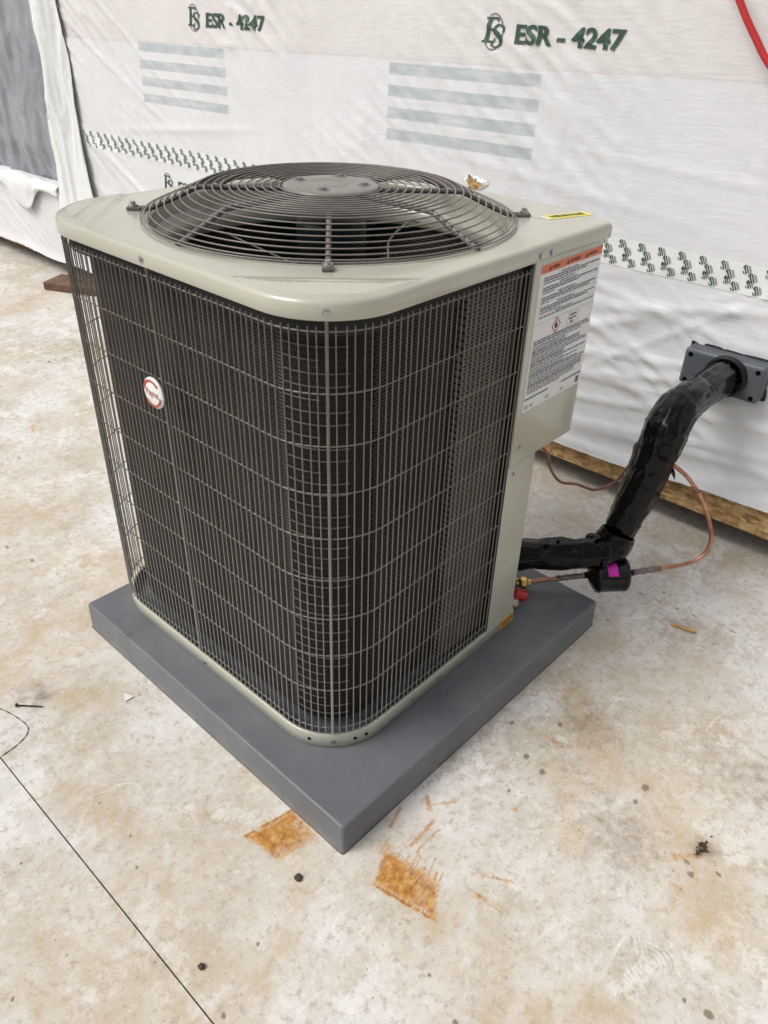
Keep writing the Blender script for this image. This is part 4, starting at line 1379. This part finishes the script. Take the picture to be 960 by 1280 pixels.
# hanging strip of wrap covering the edge of the opening
def flap_x(s_, y, z):
    b_ = .020 + .030 * math.sin(PI * s_) + .010 * math.sin(s_ * 9 + z * 3) + .010 * nz(y * 14, z * 4, 20.0)
    b_ += .008 * max(0, 1 - abs(nz(y * 20, z * 3.5, 22.0)) * 2.4) + .0015 * nz(y * 40, z * 34, 23.0)
    return b_ - (.01 if s_ > .9 else 0)
def flap_edges(z):
    t = max(0, min(1, (1.30 - z) / .85))
    return 2.752 - .085 * t - .012 * math.sin(z * 7), 2.995 + .055 * t * t + .030 * max(0, .62 - z) * 3 + .010 * math.sin(z * 9 + 1)
V = []; F = []
nzr, ny_ = 260, 40
for j in range(nzr + 1):
    z = .36 + (2.3 - .36) * j / nzr
    yr, yl = flap_edges(z)
    for i in range(ny_ + 1):
        s_ = i / ny_
        y = yr + (yl - yr) * s_
        V.append((-flap_x(s_, y, z), y, z))
for j in range(nzr):
    for i in range(ny_):
        a = j * (ny_ + 1) + i
        F.append((a, a + 1, a + ny_ + 2, a + ny_ + 1))
flap = mesh('hanging_wrap_strip', V, F, M_flap, B, True)
flap['label'] = 'loose vertical strip of silvery white wrap beside the opening'
md = flap.modifiers.new('thick', 'SOLIDIFY'); md.thickness = .001
decal('reversed_logo', LOGO, M_faint, 2.895, .825, .085, .08, .004, flap, .01, lambda y, z: flap_x((y - flap_edges(z)[0]) / (flap_edges(z)[1] - flap_edges(z)[0]), y, z), True)
# torn fringe folding over the opening's lower edge
V = []; F = []
ny_, nj = 60, 14
for i in range(ny_ + 1):
    y = 3.02 + (4.3 - 3.02) * i / ny_
    L = .045 + .13 * math.exp(-((y - 3.44) / .15) ** 2) + .03 * nz(y * 7, 2, 3) + .05 * (y > 3.75) * (y - 3.75)
    for j in range(nj + 1):
        t = j / nj
        if t < .3:
            k = t / .3
            x = .035 - .055 * k; z = OP_Z + .006 + .012 * nz(y * 10, k, 5)
        else:
            k = (t - .3) / .7
            x = -.020 - .020 * math.sin(PI * k * .8) - .014 * nz(y * 9, k * 2, 7); z = OP_Z + .004 - L * k
        V.append((x - .004, y, z))
for i in range(ny_):
    for j in range(nj):
        a = i * (nj + 1) + j
        F.append((a, a + 1, a + nj + 2, a + nj + 1))
fr_ = mesh('torn_fringe', V, F, M_flap, B, True)
md = fr_.modifiers.new('thick', 'SOLIDIFY'); md.thickness = .001
# torn spot: brown board showing through with ragged white edges
tc_y, tc_z = .452, .878
a_l = []
for k in range(18):
    a = 2 * PI * k / 18
    r_ = .024 + .008 * math.sin(3 * a + 1) + .004 * math.sin(7 * a)
    a_l.append((r_ * math.cos(a), r_ * math.sin(a)))
decal('exposed_board', (a_l, [tuple(range(18))]), M_osb, tc_y, tc_z, 1, 1, .0085, lower, .02)
V = []; F = []
for k in range(37):
    a = 2 * PI * (k % 36) / 36
    ri = .024 + .008 * math.sin(3 * a + 1) + .004 * math.sin(7 * a)
    ro = ri + .009 + .007 * math.sin(2 * a + .6) + .005 * math.sin(5 * a)
    for r_, hh in ((ri, .012 + .004 * math.sin(4 * a)), ((ri + ro) / 2, .0105), (ro, .0075)):
        y = tc_y - r_ * math.cos(a); z = tc_z + r_ * math.sin(a)
        V.append((-(crease(y, z) + hh), y, z))
for k in range(36):
    for j in range(2):
        a = k * 3 + j
        F.append((a, a + 1, a + 4, a + 3))
mesh('torn_edge', V, F, M_flap, lower, False)
# red staple mark near the tape's left end
decal('red_mark', ([(0, 0), (.008, .004), (.011, .02), (.006, .033), (-.002, .03), (-.004, .012)], [tuple(range(6))]), mottled('dark_red_mark', (.17, .012, .012, 1), .2, 60, .6, bump=0), 2.672, .742, 1.0, 1.0, .0105, tape, .05)

# ================================================================== LOOSE THINGS
hose = empty('red_hose', (.99, -.30, 1.3))
tag(hose, 'glossy red hose hanging across the wall at the upper right', 'hose')
tube('hose', rel(hose, smooth_path([(.985, -.10, 1.60), (.988, -.19, 1.44), (.990, -.243, 1.3675), (.990, -.271, 1.3307), (.990, -.303, 1.2935), (.990, -.340, 1.253), (.988, -.42, 1.19), (.985, -.55, 1.13), (.98, -.75, 1.08), (.98, -1.1, 1.05)], 10)), .0080, M_red, hose, 14)

pl = empty('timber_plank', (.742, 3.052, 0), math.atan2(2.9218 - 3.0523, .8046 - .7418))
tag(pl, 'short brown timber offcut with reddish edge lying under the left of the building', 'timber')
bm = bmesh.new(); bm_box(bm, (0, 0, .0), (.62, .16, .041), .003, 1)
pb = from_bm('plank_body', bm, M_plank, pl)
pb.data.materials.append(M_plank_end)
for p in pb.data.polygons:
    if p.normal.y < -.9: p.material_index = 1

nail = empty('screw_on_floor', (-.7101, .3306, 0), math.atan2(.2866 - .3306, -.6702 + .7101))
tag(nail, 'dark reddish screw lying on the floor at the left edge', 'screw')
V, F = sweep([(.0, 0, .0035), (.052, 0, .0022), (.0595, 0, .0016)], lambda i, a: (.0017, .0017, .0003)[i], 8)
mesh('shank', V, F, M_steel, nail, True)
V, F = sweep([(-.003, 0, .0042), (.0, 0, .004), (.004, 0, .0036)], lambda i, a: (.0042, .0042, .0016)[i], 10)
mesh('head', V, F, M_steel, nail, True)

sc_ = mesh('plastic_scrap', [(-.009, -.010, .0015), (.013, -.004, .001), (-.006, .013, .004), (-.009, -.010, .0025), (.013, -.004, .002), (-.006, .013, .005)], [(0, 2, 1), (3, 4, 5), (0, 1, 4, 3), (1, 2, 5, 4), (2, 0, 3, 5)], M_scrap)
sc_.location = (-.5238, .1783, 0); sc_.rotation_euler = (0, 0, -.3)
tag(sc_, 'small white triangular plastic scrap on the floor left of the pad', 'scrap')

def pebble(name, loc, r, label, cat, mat, seed, flat=.6, group=None):
    bm = bmesh.new()
    bmesh.ops.create_icosphere(bm, subdivisions=3, radius=r)
    for v in bm.verts:
        n_ = noise.noise(v.co * (1.6 / r) + Vector((seed, 0, 0)))
        v.co *= 1 + .28 * n_
        v.co.z = v.co.z * flat + r * flat * .8
    o = from_bm(name, bm, mat, None, True)
    o.location = loc
    return tag(o, label, cat, group)
pebble('floor_plug', (-.5465, -.430, 0), .0075, 'dark round plug in the floor just below the left rust stain', 'plug', M_stone, 1, .35)
pebble('pebble', (-.7621, -.4315, 0), .0060, 'small dark pebble on the floor near the bottom left joint', 'pebble', M_stone, 3, .6)
# soil clump on the right
cl = bmesh.new()
rng = random.Random(9)
for k in range(26):
    rr_ = rng.uniform(.0015, .0055)
    M4 = Matrix.Translation((rng.gauss(0, .011), rng.gauss(0, .007), rr_ * .5)) @ Matrix.Diagonal((1, rng.uniform(.6, 1), .6, 1))
    bmesh.ops.create_icosphere(cl, subdivisions=1, radius=rr_, matrix=M4)
clo = from_bm('soil_clump', cl, M_soil)
clo.location = (.0305, -.9442, 0)
tag(clo, 'crumbly dark soil clump beside a rust streak at lower right', 'soil clump')
bm = bmesh.new()
bm_box(bm, (-.030, -.0045, .0005), (.030, .0045, .0045), .001, 1)
for v in bm.verts: v.co.y += .004 * math.sin(v.co.x * 60); v.co.z += .001 * (v.co.x > 0)
sl = from_bm('wood_sliver', bm, M_sliver)
sl.location = (.607, -.634, 0); sl.rotation_euler = (0, 0, math.atan2(-.0589, .0062))
tag(sl, 'orange wood sliver on the floor below the copper bend', 'wood sliver')
